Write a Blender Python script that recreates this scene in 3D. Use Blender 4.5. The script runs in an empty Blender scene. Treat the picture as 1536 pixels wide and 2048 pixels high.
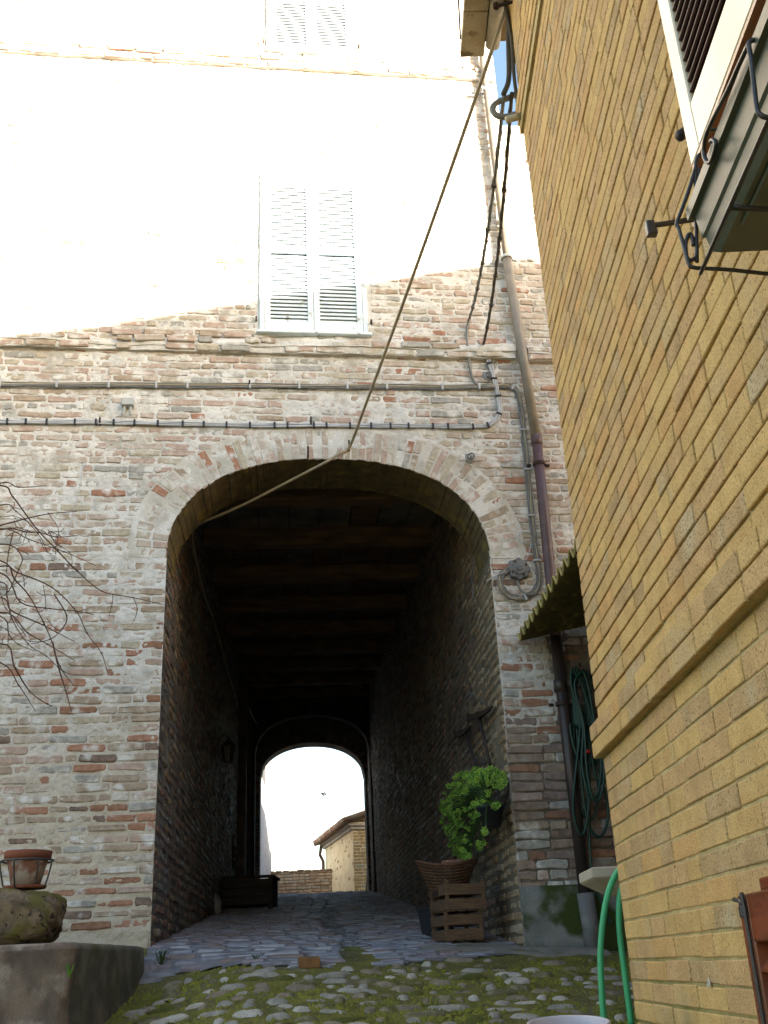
import bpy, math, random
import numpy as np
from mathutils import Matrix, Vector
random.seed(7); RNG = np.random.default_rng(7)
R = math.radians
SC = bpy.context.scene
COL = SC.collection

# ------------------------------------------------------------------ camera, sky, sun, exposure
FPX, TH, RHO = 2081.0, R(23.5), R(2.7)
cF = np.array([0, math.cos(TH), math.sin(TH)]); r0 = np.array([1.0, 0, 0]); u0_ = np.array([0, -math.sin(TH), math.cos(TH)])
cR = math.cos(RHO)*r0 - math.sin(RHO)*u0_; cU = math.cos(RHO)*u0_ + math.sin(RHO)*r0
cam = bpy.data.cameras.new('camera'); camo = bpy.data.objects.new('camera', cam); COL.objects.link(camo)
camo.matrix_world = Matrix(((cR[0], cU[0], -cF[0], 0), (cR[1], cU[1], -cF[1], 0), (cR[2], cU[2], -cF[2], 0), (0, 0, 0, 1)))
cam.sensor_fit = 'VERTICAL'; cam.sensor_height = 36.0; cam.lens = 36.0*FPX/2048.0
cam.clip_start = 0.05; cam.clip_end = 3000
SC.camera = camo

SUN_AZ, SUN_ALT = R(128), R(10.2)        # compass bearing from +Y towards +X, and height
w = bpy.data.worlds.new('World'); SC.world = w; w.use_nodes = True
nt = w.node_tree; nt.nodes.clear()
sky = nt.nodes.new('ShaderNodeTexSky'); sky.sky_type = 'NISHITA'; sky.sun_disc = False
sky.sun_elevation = SUN_ALT; sky.sun_rotation = SUN_AZ
sky.air_density = 1.0; sky.dust_density = 2.0; sky.ozone_density = 1.0
bg = nt.nodes.new('ShaderNodeBackground'); bg.inputs['Strength'].default_value = 0.125
wo = nt.nodes.new('ShaderNodeOutputWorld')
nt.links.new(sky.outputs[0], bg.inputs[0]); nt.links.new(bg.outputs[0], wo.inputs[0])
sl = bpy.data.lights.new('sun', 'SUN'); sl.energy = 5.0; sl.angle = R(0.5); sl.color = (1.0, 0.92, 0.80)
so = bpy.data.objects.new('sun', sl); COL.objects.link(so)
sd = Vector((math.sin(SUN_AZ)*math.cos(SUN_ALT), math.cos(SUN_AZ)*math.cos(SUN_ALT), math.sin(SUN_ALT)))
so.rotation_euler = sd.to_track_quat('Z', 'Y').to_euler(); so.location = sd*60
SC.view_settings.view_transform = 'Standard'; SC.view_settings.look = 'None'
SC.view_settings.exposure = 2.55; SC.view_settings.gamma = 1.0; SC.view_settings.use_curve_mapping = False
SC.cycles.max_bounces = 10; SC.cycles.diffuse_bounces = 6; SC.cycles.use_denoising = True

# ------------------------------------------------------------------ frames of the place
def ray(px, py): return cF + cR*(px-768)/FPX - cU*(py-1024)/FPX
def hit(px, py, P0, n):
    d = ray(px, py); return d*(np.dot(P0, n)/np.dot(d, n))
def atY(px, py, Y):
    d = ray(px, py); return d*(Y/d[1])
def atZ(px, py, Z):
    d = ray(px, py); return d*(Z/d[2])
def project(P):
    d = P@cF; return 768+FPX*(P@cR)/d, 1024-FPX*(P@cU)/d, d
ZV = np.array([0, 0, 1.0])
def azv(deg): return np.array([math.sin(R(deg)), math.cos(R(deg)), 0.0])
FU = azv(82.2); FN = np.array([math.cos(R(82.2)), -math.sin(R(82.2)), 0]); F0 = np.array([-1.834, 8.1, 0.0])   # arch facade
YU = azv(-0.5); YN = np.array([-math.cos(R(-.5)), math.sin(R(-.5)), 0]); Y0 = np.array([0.904, 4.6, 0.0])      # yellow wall
TU = azv(-5.6); TN = np.array([math.cos(R(-5.6)), -math.sin(R(-5.6)), 0])                                       # passage axis, and its right
AW = 2.76                                                                                                        # arch width
RW0 = F0 + FU*AW
def F(u, z, off=0.0): return F0 + FU*u + ZV*z + FN*off
def Yw(s, z, off=0.0): return Y0 + YU*s + ZV*z + YN*off
def fp(px, py, off=0.0): return hit(px, py, F0+FN*off, FN)
def yp(px, py, off=0.0): return hit(px, py, Y0+YN*off, YN)
def lp(px, py, off=0.0): return hit(px, py, F0+TN*off, TN)          # on the passage's left wall
def rp(px, py, off=0.0): return hit(px, py, RW0-TN*off, TN)         # on its right wall
def ground_z(x, y):
    x = np.asarray(x, float); y = np.asarray(y, float)
    dx = x-F0[0]; dy = y-F0[1]
    u = dx*FU[0]+dy*FU[1]; d = -(dx*FN[0]+dy*FN[1])
    dd = d+0.25
    sp = 0.12*np.logaddexp(0, dd/0.12)
    z = 0.10 + 0.20*(dd-sp) + 0.086*np.minimum(sp, 16.6) - 0.16*np.clip(d-16.4, 0, 7)
    z = z - 0.045*(np.clip(u, -.2, 4)-1.38)*np.exp(-np.clip(-d, 0, 9)/3.0)*np.where(d > 0, np.exp(-np.clip(d, 0, 99)/6.0), 1)
    z = z-.19*np.exp(-((u+.05)/.5)**2)*np.clip(-d-.08, 0, .5)/.5*(d < 0)
    return z
def PEDGE(u): return -.50-.28*np.exp(-((u-1.35)/.55)**2)+.25*np.maximum(0, u-1.8)+.04*np.sin(u*5)
def gz(x, y): return float(ground_z(x, y))

# ------------------------------------------------------------------ noise
_T = RNG.random((256, 256))
def vnoise(x, y, sd=0):
    x = np.asarray(x, float)+sd*17.31; y = np.asarray(y, float)+sd*7.77
    xi = np.floor(x).astype(int); yi = np.floor(y).astype(int)
    fx = x-xi; fy = y-yi; fx = fx*fx*(3-2*fx); fy = fy*fy*(3-2*fy)
    a = _T[xi & 255, yi & 255]; b = _T[(xi+1) & 255, yi & 255]; c = _T[xi & 255, (yi+1) & 255]; d = _T[(xi+1) & 255, (yi+1) & 255]
    return (a*(1-fx)+b*fx)*(1-fy)+(c*(1-fx)+d*fx)*fy - .5
def fbm(x, y, sd=0, o=3):
    s = 0; a = 1.0; f = 1.0
    for k in range(o):
        s = s+a*vnoise(np.asarray(x)*f, np.asarray(y)*f, sd+k*3); a *= .5; f *= 2.1
    return s

# ------------------------------------------------------------------ materials
MATS = {}
def mat(name, c1, c2=None, scale=6.0, rough=0.9, bump=0.0, bscale=60.0, c3=None, s3=2.0, t3=(.5, .65), spec=0.25, metal=0.0, speck=None, zmoss_tint=None, stretch=None, grain=.80, gscale=150.0):
    if name in MATS: return MATS[name]
    m = bpy.data.materials.new(name); m.use_nodes = True; N = m.node_tree.nodes; L = m.node_tree.links
    b = N['Principled BSDF']; b.inputs['Roughness'].default_value = rough; b.inputs['Metallic'].default_value = metal
    b.inputs['Specular IOR Level'].default_value = spec
    g = N.new('ShaderNodeNewGeometry'); pos = g.outputs['Position']
    if stretch:
        mp = N.new('ShaderNodeMapping'); mp.inputs['Scale'].default_value = stretch; L.new(pos, mp.inputs[0]); posn = mp.outputs[0]
    else: posn = pos
    def noise(s, det=4, src=None):
        n = N.new('ShaderNodeTexNoise'); n.inputs['Scale'].default_value = s; n.inputs['Detail'].default_value = det
        L.new(src or posn, n.inputs['Vector']); return n.outputs['Fac']
    def rng(sock, a, bb):
        r = N.new('ShaderNodeMapRange'); r.interpolation_type = 'SMOOTHSTEP'; r.inputs['From Min'].default_value = a; r.inputs['From Max'].default_value = bb
        L.new(sock, r.inputs['Value']); return r.outputs[0]
    def mix(f, a, bb):
        x = N.new('ShaderNodeMix'); x.data_type = 'RGBA'
        if f is not None: L.new(f, x.inputs['Factor'])
        for v, i in ((a, 6), (bb, 7)):
            if isinstance(v, tuple): x.inputs[i].default_value = (*v, 1)
            else: L.new(v, x.inputs[i])
        return x.outputs[2]
    col = c1
    if c2: col = mix(rng(noise(scale), .35, .65), c1, c2)
    if c3: col = mix(rng(noise(s3, 5, pos), *t3), col, c3)
    if speck:
        col = mix(rng(noise(speck[1], 2), speck[2], speck[2]+.05), col, speck[0])
    if zmoss_tint:                                     # second colour blended in towards the ground: moss on yellow brick, cream on lime
        c, za, zb = zmoss_tint
        sx = N.new('ShaderNodeSeparateXYZ'); L.new(pos, sx.inputs[0])
        ad = N.new('ShaderNodeMath'); ad.operation = 'MULTIPLY_ADD'; L.new(noise(3.5, 5, pos), ad.inputs[0]); ad.inputs[1].default_value = .9; L.new(sx.outputs['Z'], ad.inputs[2])
        r = N.new('ShaderNodeMapRange'); r.interpolation_type = 'SMOOTHSTEP'; r.inputs['From Min'].default_value = zb+.45; r.inputs['From Max'].default_value = za+.45
        L.new(ad.outputs[0], r.inputs['Value']); col = mix(r.outputs[0], col, c)
    if rough > .75 and c2:
        gr = N.new('ShaderNodeMix'); gr.data_type = 'RGBA'; gr.blend_type = 'MULTIPLY'; gr.inputs['Factor'].default_value = 1.0
        fr = N.new('ShaderNodeMapRange'); fr.inputs['From Min'].default_value = .3; fr.inputs['From Max'].default_value = .7; fr.inputs['To Min'].default_value = grain; fr.inputs['To Max'].default_value = 2-grain
        L.new(noise(gscale, 3, pos), fr.inputs['Value']); L.new(col, gr.inputs[6]); L.new(fr.outputs[0], gr.inputs[7]); col = gr.outputs[2]
    if isinstance(col, tuple): b.inputs['Base Color'].default_value = (*col, 1)
    else: L.new(col, b.inputs['Base Color'])
    if bump:
        bp = N.new('ShaderNodeBump'); bp.inputs['Strength'].default_value = min(1, bump); bp.inputs['Distance'].default_value = .004
        L.new(noise(bscale, 6), bp.inputs['Height']); L.new(bp.outputs[0], b.inputs['Normal'])
    MATS[name] = m; return m

LIME = (.64, .62, .59)
def oldbrick(n, c, c2, t3=(.5, .68)): return mat(n, c, c2, 22, .92, .9, 110, LIME, 7.0, t3)
FB = dict(pale=oldbrick('old_brick_pale', (.49, .42, .36), (.40, .335, .28)), cream=oldbrick('old_brick_cream', (.47, .415, .33), (.385, .335, .26)),
          pink=oldbrick('old_brick_pink', (.47, .36, .30), (.39, .29, .24)), grey=oldbrick('old_brick_grey', (.39, .375, .345), (.29, .28, .255)),
          tan=oldbrick('old_brick_tan', (.40, .32, .245), (.31, .245, .185)), red=oldbrick('old_brick_red', (.40, .225, .155), (.32, .165, .11), (.52, .7)),
          brown=oldbrick('old_brick_brown', (.25, .18, .145), (.17, .125, .10), (.6, .75)), rust=oldbrick('old_brick_rust', (.33, .18, .115), (.24, .13, .085), (.6, .75)))
FB.update(darka=mat('pier_brick_umber', (.33, .25, .195), (.24, .185, .15), 18, .92, .9, 110, (.34, .30, .26), 8, (.55, .7)), darkb=mat('pier_brick_plum', (.29, .22, .19), (.20, .155, .14), 18, .92, .9, 110, (.33, .29, .26), 8, (.58, .7)), darkc=mat('pier_brick_rust', (.29, .165, .11), (.22, .125, .09), 18, .92, .9, 110))
FBN = list(FB)
M_LIME = mat('lime_mortar', (.66, .64, .61), (.55, .53, .50), 6, .95, 1.0, 70, (.38, .35, .305), 3.2, (.50, .70), zmoss_tint=((.50, .44, .35), .5, 2.6))
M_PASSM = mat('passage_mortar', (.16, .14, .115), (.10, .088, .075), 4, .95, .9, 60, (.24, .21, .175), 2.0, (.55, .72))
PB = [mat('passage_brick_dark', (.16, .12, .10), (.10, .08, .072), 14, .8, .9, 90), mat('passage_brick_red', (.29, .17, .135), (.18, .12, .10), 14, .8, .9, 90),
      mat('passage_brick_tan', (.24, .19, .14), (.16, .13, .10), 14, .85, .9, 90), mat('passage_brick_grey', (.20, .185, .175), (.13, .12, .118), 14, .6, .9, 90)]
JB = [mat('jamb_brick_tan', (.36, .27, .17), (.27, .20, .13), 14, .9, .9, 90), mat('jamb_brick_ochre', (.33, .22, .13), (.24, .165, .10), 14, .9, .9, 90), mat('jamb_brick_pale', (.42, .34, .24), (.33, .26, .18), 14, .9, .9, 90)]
SPK = (.20, .13, .055)
ZM = ((.20, .18, .05), -.55, -.1)
YB = [mat('yellow_brick_ochre', (.57, .385, .160), (.50, .325, .128), 9, .85, .8, 160, (.50, .36, .18), 3, (.5, .7), speck=(SPK, 120, .63), zmoss_tint=ZM),
      mat('yellow_brick_gold', (.60, .41, .165), (.53, .35, .135), 9, .85, .8, 160, speck=(SPK, 130, .64), zmoss_tint=ZM),
      mat('yellow_brick_pink', (.55, .36, .17), (.47, .305, .14), 9, .85, .8, 160, speck=(SPK, 110, .62), zmoss_tint=ZM),
      mat('yellow_brick_dun', (.49, .335, .165), (.41, .275, .13), 9, .85, .9, 160, (.50, .39, .23), 5, (.5, .7), speck=(SPK, 110, .60), zmoss_tint=ZM),
      mat('yellow_brick_orange', (.57, .355, .145), (.50, .305, .12), 9, .85, .8, 160, speck=(SPK, 120, .63), zmoss_tint=ZM)]
M_YMORT = mat('yellow_mortar', (.50, .40, .20), (.40, .315, .15), 12, .95, .8, 90, zmoss_tint=((.16, .16, .04), -.4, .2))
M_SOFF = mat('mossy_shaded_soffit', (.17, .125, .06), (.11, .085, .045), 9, .95, .9, 70, (.23, .175, .05), 6, (.55, .7))  # ochre moss, with the shade under the arch darkened into the base colour
M_PLASTER = mat('old_plaster', (.55, .50, .42), (.48, .43, .36), 3, .95, .5, 40)
M_CONC = mat('grey_concrete', (.25, .25, .235), (.18, .18, .17), 5, .95, .8, 80, (.33, .32, .30), 3, (.55, .7))
M_MOSSCONC = mat('mossy_concrete', (.23, .23, .215), (.16, .165, .155), 5, .95, .8, 80, (.045, .06, .014), 2.6, (.44, .56))
M_SHUT = mat('pale_blue_paint', (.70, .78, .82), (.62, .71, .76), 8, .6, .5, 50, (.36, .37, .37), 14, (.64, .70), stretch=(1, 1, 3))
M_DARK = mat('dark_void', (.02, .02, .022), rough=.9)
M_ZINC = mat('grey_brown_pipe', (.26, .22, .175), (.21, .18, .145), 9, .5, .1, 50, spec=.4)
M_MAROON = mat('maroon_pipe', (.11, .06, .062), (.085, .05, .05), 8, .45, .2, 60, (.17, .12, .11), 20, (.64, .7), spec=.4)
M_DKPIPE = mat('dark_brown_pipe', (.045, .030, .026), (.032, .024, .022), 8, .4, .2, 60, spec=.4)
M_GPIPE = mat('grey_pipe_base', (.19, .19, .185), (.14, .14, .14), 9, .6, .3, 60)
M_CABLE = mat('beige_cable', (.40, .34, .24), (.33, .28, .20), 6, .6)
M_CABLEG = mat('grey_cable', (.24, .235, .215), (.18, .175, .16), 10, .6)
M_CABLEW = mat('white_cable', (.48, .49, .52), (.40, .41, .44), 10, .5)
M_CABLED = mat('dark_cable', (.10, .085, .06), (.07, .06, .045), 10, .7)
M_BLACK = mat('black_plastic', (.015, .015, .017), rough=.4, spec=.4)
M_IRON = mat('wrought_iron', (.022, .020, .020), (.035, .030, .028), 20, .38, .4, 80, spec=.6)
M_RUST = mat('rusty_iron', (.06, .035, .025), (.035, .024, .02), 20, .8, .5, 80)
M_BOXG = mat('pale_grey_plastic', (.42, .43, .42), rough=.5)
M_OLDGREY = mat('weathered_grey', (.20, .195, .20), (.14, .14, .145), 20, .8, .4, 80)
M_CORR = mat('mossy_corrugated', (.115, .095, .035), (.075, .065, .028), 9, .85, .5, 60, (.20, .17, .05), 16, (.6, .68))
M_WOOD = mat('crate_wood', (.15, .09, .05), (.10, .062, .038), 7, .8, .5, 60, stretch=(1, 1, 8))
M_WOODD = mat('dark_old_wood', (.055, .042, .036), (.035, .029, .027), 7, .75, .5, 60)
M_BEAM = mat('sooty_beam', (.24, .15, .085), (.15, .095, .06), 5, .85, .6, 40, stretch=(.4, 3, 3))
M_BOARD = mat('sooty_board', (.26, .22, .17), (.13, .115, .095), 3, .85, .6, 40)
M_REDWOOD = mat('redwood_beam', (.11, .035, .022), (.08, .028, .02), 6, .7)
M_VARN = mat('varnished_red_wood', (.23, .055, .018), (.16, .04, .014), 3, .22, .2, 30, spec=.6, stretch=(1, 1, 6))
M_CREAM = mat('shutter_glare_cream', (.72, .64, .50), (.66, .58, .44), 5, .25, .1, 30, spec=.7)  # red-brown varnish; its reflection of the sunlit wall is painted in as cream
M_SLATR = mat('maroon_slat', (.06, .024, .022), (.045, .02, .018), 5, .45, .2, 30, spec=.4)
M_PLANTER = mat('dark_green_planter', (.10, .115, .085), (.08, .092, .068), 5, .4, .2, 60, spec=.5)
M_HOSE = mat('dark_green_hose', (.008, .042, .028), (.006, .03, .02), 5, .45, spec=.4)
M_HOSEL = mat('bright_green_hose', (.055, .40, .17), (.045, .35, .15), 3, .4, spec=.4)
M_REDP = mat('red_plastic', (.35, .02, .015), rough=.4)
M_SINK = mat('cream_stone', (.52, .47, .38), (.44, .40, .32), 8, .7, .3, 60)
M_BUCKET = mat('white_plastic', (.52, .50, .56), (.47, .45, .51), 6, .45, spec=.4)
M_TERRA = mat('terracotta', (.22, .095, .06), (.17, .08, .055), 8, .85, .4, 80, (.33, .27, .23), 9, (.46, .60))
M_TERRAR = mat('terracotta_red', (.22, .075, .042), (.17, .062, .038), 8, .85, .4, 80)
M_BOULD = mat('mossy_stone', (.19, .14, .088), (.10, .075, .052), 16, .95, 1.0, 60, (.115, .10, .03), 5, (.46, .58), speck=((.035, .028, .02), 30, .62))
M_WALLR = mat('rough_render', (.185, .14, .108), (.10, .076, .06), 9, .95, 1.0, 45, (.27, .225, .19), 6, (.5, .66), stretch=(1, 1, .5))
M_WALLS = mat('smooth_damp_render', (.165, .15, .12), (.10, .094, .076), 7, .95, .9, 70, (.09, .095, .05), 3, (.52, .68))
M_MOSSG = mat('mossy_soil', (.15, .145, .034), (.095, .09, .03), 7, .98, 1.0, 90, (.12, .11, .065), 2.3, (.52, .68), speck=((.34, .32, .28), 90, .70), grain=.65, gscale=70)
M_MOSS = mat('moss_tufts', (.19, .195, .03), (.12, .125, .024), 5, .98)
COB = [mat('cobble_grey', (.30, .285, .25), (.21, .20, .175), 16, .9, .9, 60), mat('cobble_pale', (.42, .40, .36), (.32, .30, .26), 16, .9, .9, 60),
       mat('cobble_brown', (.24, .20, .15), (.17, .145, .11), 16, .9, .9, 60, (.085, .085, .025), 7, (.5, .62)), mat('cobble_mossy', (.20, .18, .12), (.13, .12, .07), 16, .95, .9, 60, (.08, .085, .02), 6, (.45, .58))]
PV = [mat('paver_slate', (.26, .265, .30), (.18, .185, .215), 12, .55, .9, 60), mat('paver_purple', (.26, .22, .24), (.19, .165, .185), 12, .6, .9, 60),
      mat('paver_brown', (.23, .175, .155), (.165, .135, .125), 12, .65, .9, 60), mat('paver_pale', (.36, .35, .37), (.27, .27, .29), 12, .6, .9, 60)]
M_PAVM = mat('paving_grit', (.19, .185, .195), (.13, .128, .135), 9, .8, 1.0, 70, (.27, .26, .26), 3, (.52, .7))
M_EARTH = mat('earth', (.16, .13, .08), (.11, .10, .05), 1, .98, .5, 10)
M_TWIG = mat('vine_bark', (.115, .06, .042), (.075, .042, .03), 15, .85, .4, 90)
M_LEAF = mat('succulent_leaf', (.12, .25, .03), (.075, .16, .022), 18, .5, spec=.35)
M_LEAFY = mat('succulent_leaf_bright', (.24, .38, .045), (.16, .27, .035), 18, .5, spec=.35)
M_WEED = mat('weed_leaf', (.045, .085, .02), (.03, .06, .018), 18, .7)
M_WICK = mat('wicker', (.13, .065, .035), (.085, .045, .027), 40, .75, .5, 90)
M_TUB = mat('black_tub', (.025, .027, .032), rough=.6)
M_TILE = mat('roof_tile', (.30, .17, .11), (.22, .14, .10), 4, .9, .6, 40, (.34, .28, .2), 3, (.5, .65))
M_EAVE = mat('eave_board', (.52, .44, .31), (.44, .36, .24), 7, .85, .5, 40, (.22, .16, .09), 9, (.58, .7))
M_GUTT = mat('brown_gutter', (.13, .085, .06), (.10, .07, .05), 7, .5, spec=.4)
M_HOUSE = mat('cream_far_plaster', (.80, .69, .46), (.72, .60, .38), 3, .95, .7, 25, (.55, .42, .23), 5, (.58, .7))
FARB = [mat('far_brick_tan', (.42, .30, .16), (.33, .23, .12), 8, .95), mat('far_brick_ochre', (.47, .35, .18), (.38, .27, .13), 8, .95), mat('far_brick_grey', (.40, .36, .28), (.32, .28, .21), 8, .95)]
M_FARM = mat('far_mortar', (.35, .29, .20), (.28, .23, .15), 6, .95)
M_FEATH = mat('bird_feathers', (.06, .06, .065), rough=.8)

# ------------------------------------------------------------------ object helpers
def W(o):
    m = o.matrix_basis.copy(); p = o.parent
    if p: return W(p) @ o.matrix_parent_inverse @ m
    return m
def link(o, parent=None):
    COL.objects.link(o)
    if parent is not None:
        o.parent = parent; o.matrix_parent_inverse = W(parent).inverted()
    return o
def tag(o, label=None, cat=None, group=None, kind=None):
    if label: o['label'] = label
    if cat: o['category'] = cat
    if group: o['group'] = group
    if kind: o['kind'] = kind
    return o
def thing(name, loc, label, cat, group=None):
    o = bpy.data.objects.new(name, None); o.empty_display_size = .1; o.location = Vector([float(a) for a in loc]); COL.objects.link(o)
    return tag(o, label, cat, group)
class MB:
    def __init__(s): s.v = []; s.f = []; s.m = []
    def add(s, v, f, mi=0):
        n = len(s.v); s.v += [tuple(map(float, p)) for p in v]; s.f += [tuple(i+n for i in q) for q in f]; s.m += [mi]*len(f)
    def box(s, c, ax, ay, az, mi=0, bev=0.0, jit=0.0):
        """box by centre and three half-axis vectors; bev chamfers the edges"""
        c, ax, ay, az = (np.array(q, float) for q in (c, ax, ay, az))
        if bev <= 0:
            P = [c+sx*ax+sy*ay+sz*az+(RNG.random(3)-.5)*jit for sx in (-1, 1) for sy in (-1, 1) for sz in (-1, 1)]
            s.add(P, [(0, 1, 3, 2), (4, 6, 7, 5), (0, 4, 5, 1), (2, 3, 7, 6), (0, 2, 6, 4), (1, 5, 7, 3)], mi); return
        L = [np.linalg.norm(q) for q in (ax, ay, az)]; A = [ax, ay, az]; P = []; idx = {}
        for sx in (-1, 1):
            for sy in (-1, 1):
                for sz in (-1, 1):
                    sg = (sx, sy, sz)
                    for k in range(3):
                        p = c.copy()
                        for j in range(3):
                            p = p + sg[j]*A[j]*(1 if j == k else max(0, 1-bev/L[j]))
                        idx[(sg, k)] = len(P); P.append(p+(RNG.random(3)-.5)*jit)
        Fc = []
        for k in range(3):
            i, j = [(1, 2), (2, 0), (0, 1)][k]
            for sg in (-1, 1):
                q = []
                for a, b in ((-1, -1), (1, -1), (1, 1), (-1, 1)):
                    t = [0, 0, 0]; t[k] = sg; t[i] = a; t[j] = b; q.append(idx[(tuple(t), k)])
                Fc.append(tuple(q if sg > 0 else q[::-1]))
        for k in range(3):
            i, j = [(1, 2), (2, 0), (0, 1)][k]
            for a in (-1, 1):
                for b in (-1, 1):
                    t0 = [0, 0, 0]; t1 = [0, 0, 0]; t0[k] = -1; t1[k] = 1
                    t0[i] = t1[i] = a; t0[j] = t1[j] = b; t0, t1 = tuple(t0), tuple(t1)
                    Fc.append((idx[(t0, i)], idx[(t1, i)], idx[(t1, j)], idx[(t0, j)]))
        for sx in (-1, 1):
            for sy in (-1, 1):
                for sz in (-1, 1): Fc.append(tuple(idx[((sx, sy, sz), k)] for k in range(3)))
        s.add(P, Fc, mi)
    def tube(s, pts, r, n=8, mi=0, cap=True, flat=None, closed=False):
        pts = np.array([np.array(p, float) for p in pts]); K = len(pts)
        rr = np.broadcast_to(np.array(r, float), (K,)) if not callable(r) else np.array([r(i/(K-1)) for i in range(K)])
        T = np.gradient(pts, axis=0); 
        if closed: T = np.roll(pts, -1, 0)-np.roll(pts, 1, 0)
        T /= np.linalg.norm(T, axis=1)[:, None]+1e-12
        a = np.array([0, 0, 1.0]) if abs(T[0][2]) < .9 else np.array([1.0, 0, 0])
        nrm = a-T[0]*(a@T[0]); nrm /= np.linalg.norm(nrm); V = []
        for i in range(K):
            nrm = nrm-T[i]*(nrm@T[i]); nrm /= np.linalg.norm(nrm)+1e-12; bn = np.cross(T[i], nrm)
            for k in range(n):
                th = 2*math.pi*k/n; V.append(pts[i]+rr[i]*(math.cos(th)*nrm+math.sin(th)*bn))
        Fc = [(i*n+k, i*n+(k+1) % n, (i+1)*n+(k+1) % n, (i+1)*n+k) for i in range(K-1) for k in range(n)]
        if closed: Fc += [((K-1)*n+k, (K-1)*n+(k+1) % n, (k+1) % n, k) for k in range(n)]
        elif cap: Fc += [tuple(range(n))[::-1], tuple((K-1)*n+k for k in range(n))]
        s.add(V, Fc, mi)
    def lathe(s, base, prof, n=20, mi=0, ax=None, jit=0.0):
        base = np.array(base, float); up = np.array([0, 0, 1.0]) if ax is None else np.array(ax, float)/np.linalg.norm(ax)
        a = np.array([1.0, 0, 0]) if abs(up[0]) < .9 else np.array([0, 1.0, 0]); e1 = a-up*(a@up); e1 /= np.linalg.norm(e1); e2 = np.cross(up, e1)
        V = [base+up*h+rad*(math.cos(2*math.pi*k/n)*e1+math.sin(2*math.pi*k/n)*e2)+(RNG.random(3)-.5)*jit for rad, h in prof for k in range(n)]
        K = len(prof)
        Fc = [(i*n+k, i*n+(k+1) % n, (i+1)*n+(k+1) % n, (i+1)*n+k) for i in range(K-1) for k in range(n)]
        s.add(V, Fc, mi)
    def grid(s, P, mi=0, flip=False):
        P = np.asarray(P); a, b = P.shape[:2]; V = P.reshape(-1, 3)
        Fc = [(i*b+j, (i+1)*b+j, (i+1)*b+j+1, i*b+j+1) for i in range(a-1) for j in range(b-1)]
        if flip: Fc = [q[::-1] for q in Fc]
        s.add(V, Fc, mi)
    def build(s, name, mats, parent=None, smooth=False, loc=None):
        return mesh_obj(name, np.array(s.v), s.f, mats, parent, smooth, s.m)
def mesh_obj(name, v, f, mats, parent=None, smooth=False, mi=None):
    if not isinstance(mats, (list, tuple)): mats = [mats]
    v = np.asarray(v, float); lo = v.min(0); hi = v.max(0); c = np.array([(lo[0]+hi[0])/2, (lo[1]+hi[1])/2, lo[2]])
    me = bpy.data.meshes.new(name)
    if isinstance(f, np.ndarray):
        fast_mesh(me, v-c, f)
    else: me.from_pydata((v-c).tolist(), [], f)
    for m in mats: me.materials.append(m)
    if mi is not None and len(mats) > 1: me.polygons.foreach_set('material_index', np.array(mi, dtype=np.int32))
    if smooth: me.polygons.foreach_set('use_smooth', np.ones(len(me.polygons), dtype=bool))
    me.update()
    o = bpy.data.objects.new(name, me); o.location = Vector(c.tolist())
    return link(o, parent)
def fast_mesh(me, v, f):
    n, k = f.shape
    me.vertices.add(len(v)); me.vertices.foreach_set('co', np.ascontiguousarray(v, dtype=np.float32).ravel())
    me.loops.add(n*k); me.loops.foreach_set('vertex_index', np.ascontiguousarray(f, dtype=np.int32).ravel())
    me.polygons.add(n); me.polygons.foreach_set('loop_start', np.arange(0, n*k, k, dtype=np.int32))
    me.update(calc_edges=True)
def spline(pts, n=8):
    P = [np.array(p, float) for p in pts]; P = [2*P[0]-P[1]]+P+[2*P[-1]-P[-2]]; out = []
    for i in range(1, len(P)-2):
        for k in range(n):
            t = k/n; a, b, c, d = P[i-1:i+3]
            out.append(.5*((2*b)+(-a+c)*t+(2*a-5*b+4*c-d)*t*t+(-a+3*b-3*c+d)*t**3))
    out.append(P[-2]); return out
def sheet(name, O, U, V, N, u0, u1, v0, v1, cell, hfun, material, parent=None, mask=None, smooth=True, kind=None):
    nu = max(1, int(round((u1-u0)/cell))); nv = max(1, int(round((v1-v0)/cell)))
    us = np.linspace(u0, u1, nu+1); vs = np.linspace(v0, v1, nv+1); uu, vv = np.meshgrid(us, vs, indexing='ij')
    h = hfun(uu, vv)
    P = O+uu[..., None]*U+vv[..., None]*V+h[..., None]*N
    idx = np.arange((nu+1)*(nv+1)).reshape(nu+1, nv+1)
    q = np.stack([idx[:-1, :-1], idx[1:, :-1], idx[1:, 1:], idx[:-1, 1:]], -1).reshape(-1, 4)
    if mask is not None:
        cu = (us[:-1]+us[1:])/2; cv = (vs[:-1]+vs[1:])/2; cu, cv = np.meshgrid(cu, cv, indexing='ij')
        q = q[mask(cu, cv).reshape(-1)]
    if np.dot(np.cross(U, V), N) < 0: q = q[:, ::-1]
    used, inv = np.unique(q, return_inverse=True)
    o = mesh_obj(name, P.reshape(-1, 3)[used], inv.reshape(-1, 4).astype(np.int32), material, parent, smooth)
    if kind: o['kind'] = kind
    return o

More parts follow.
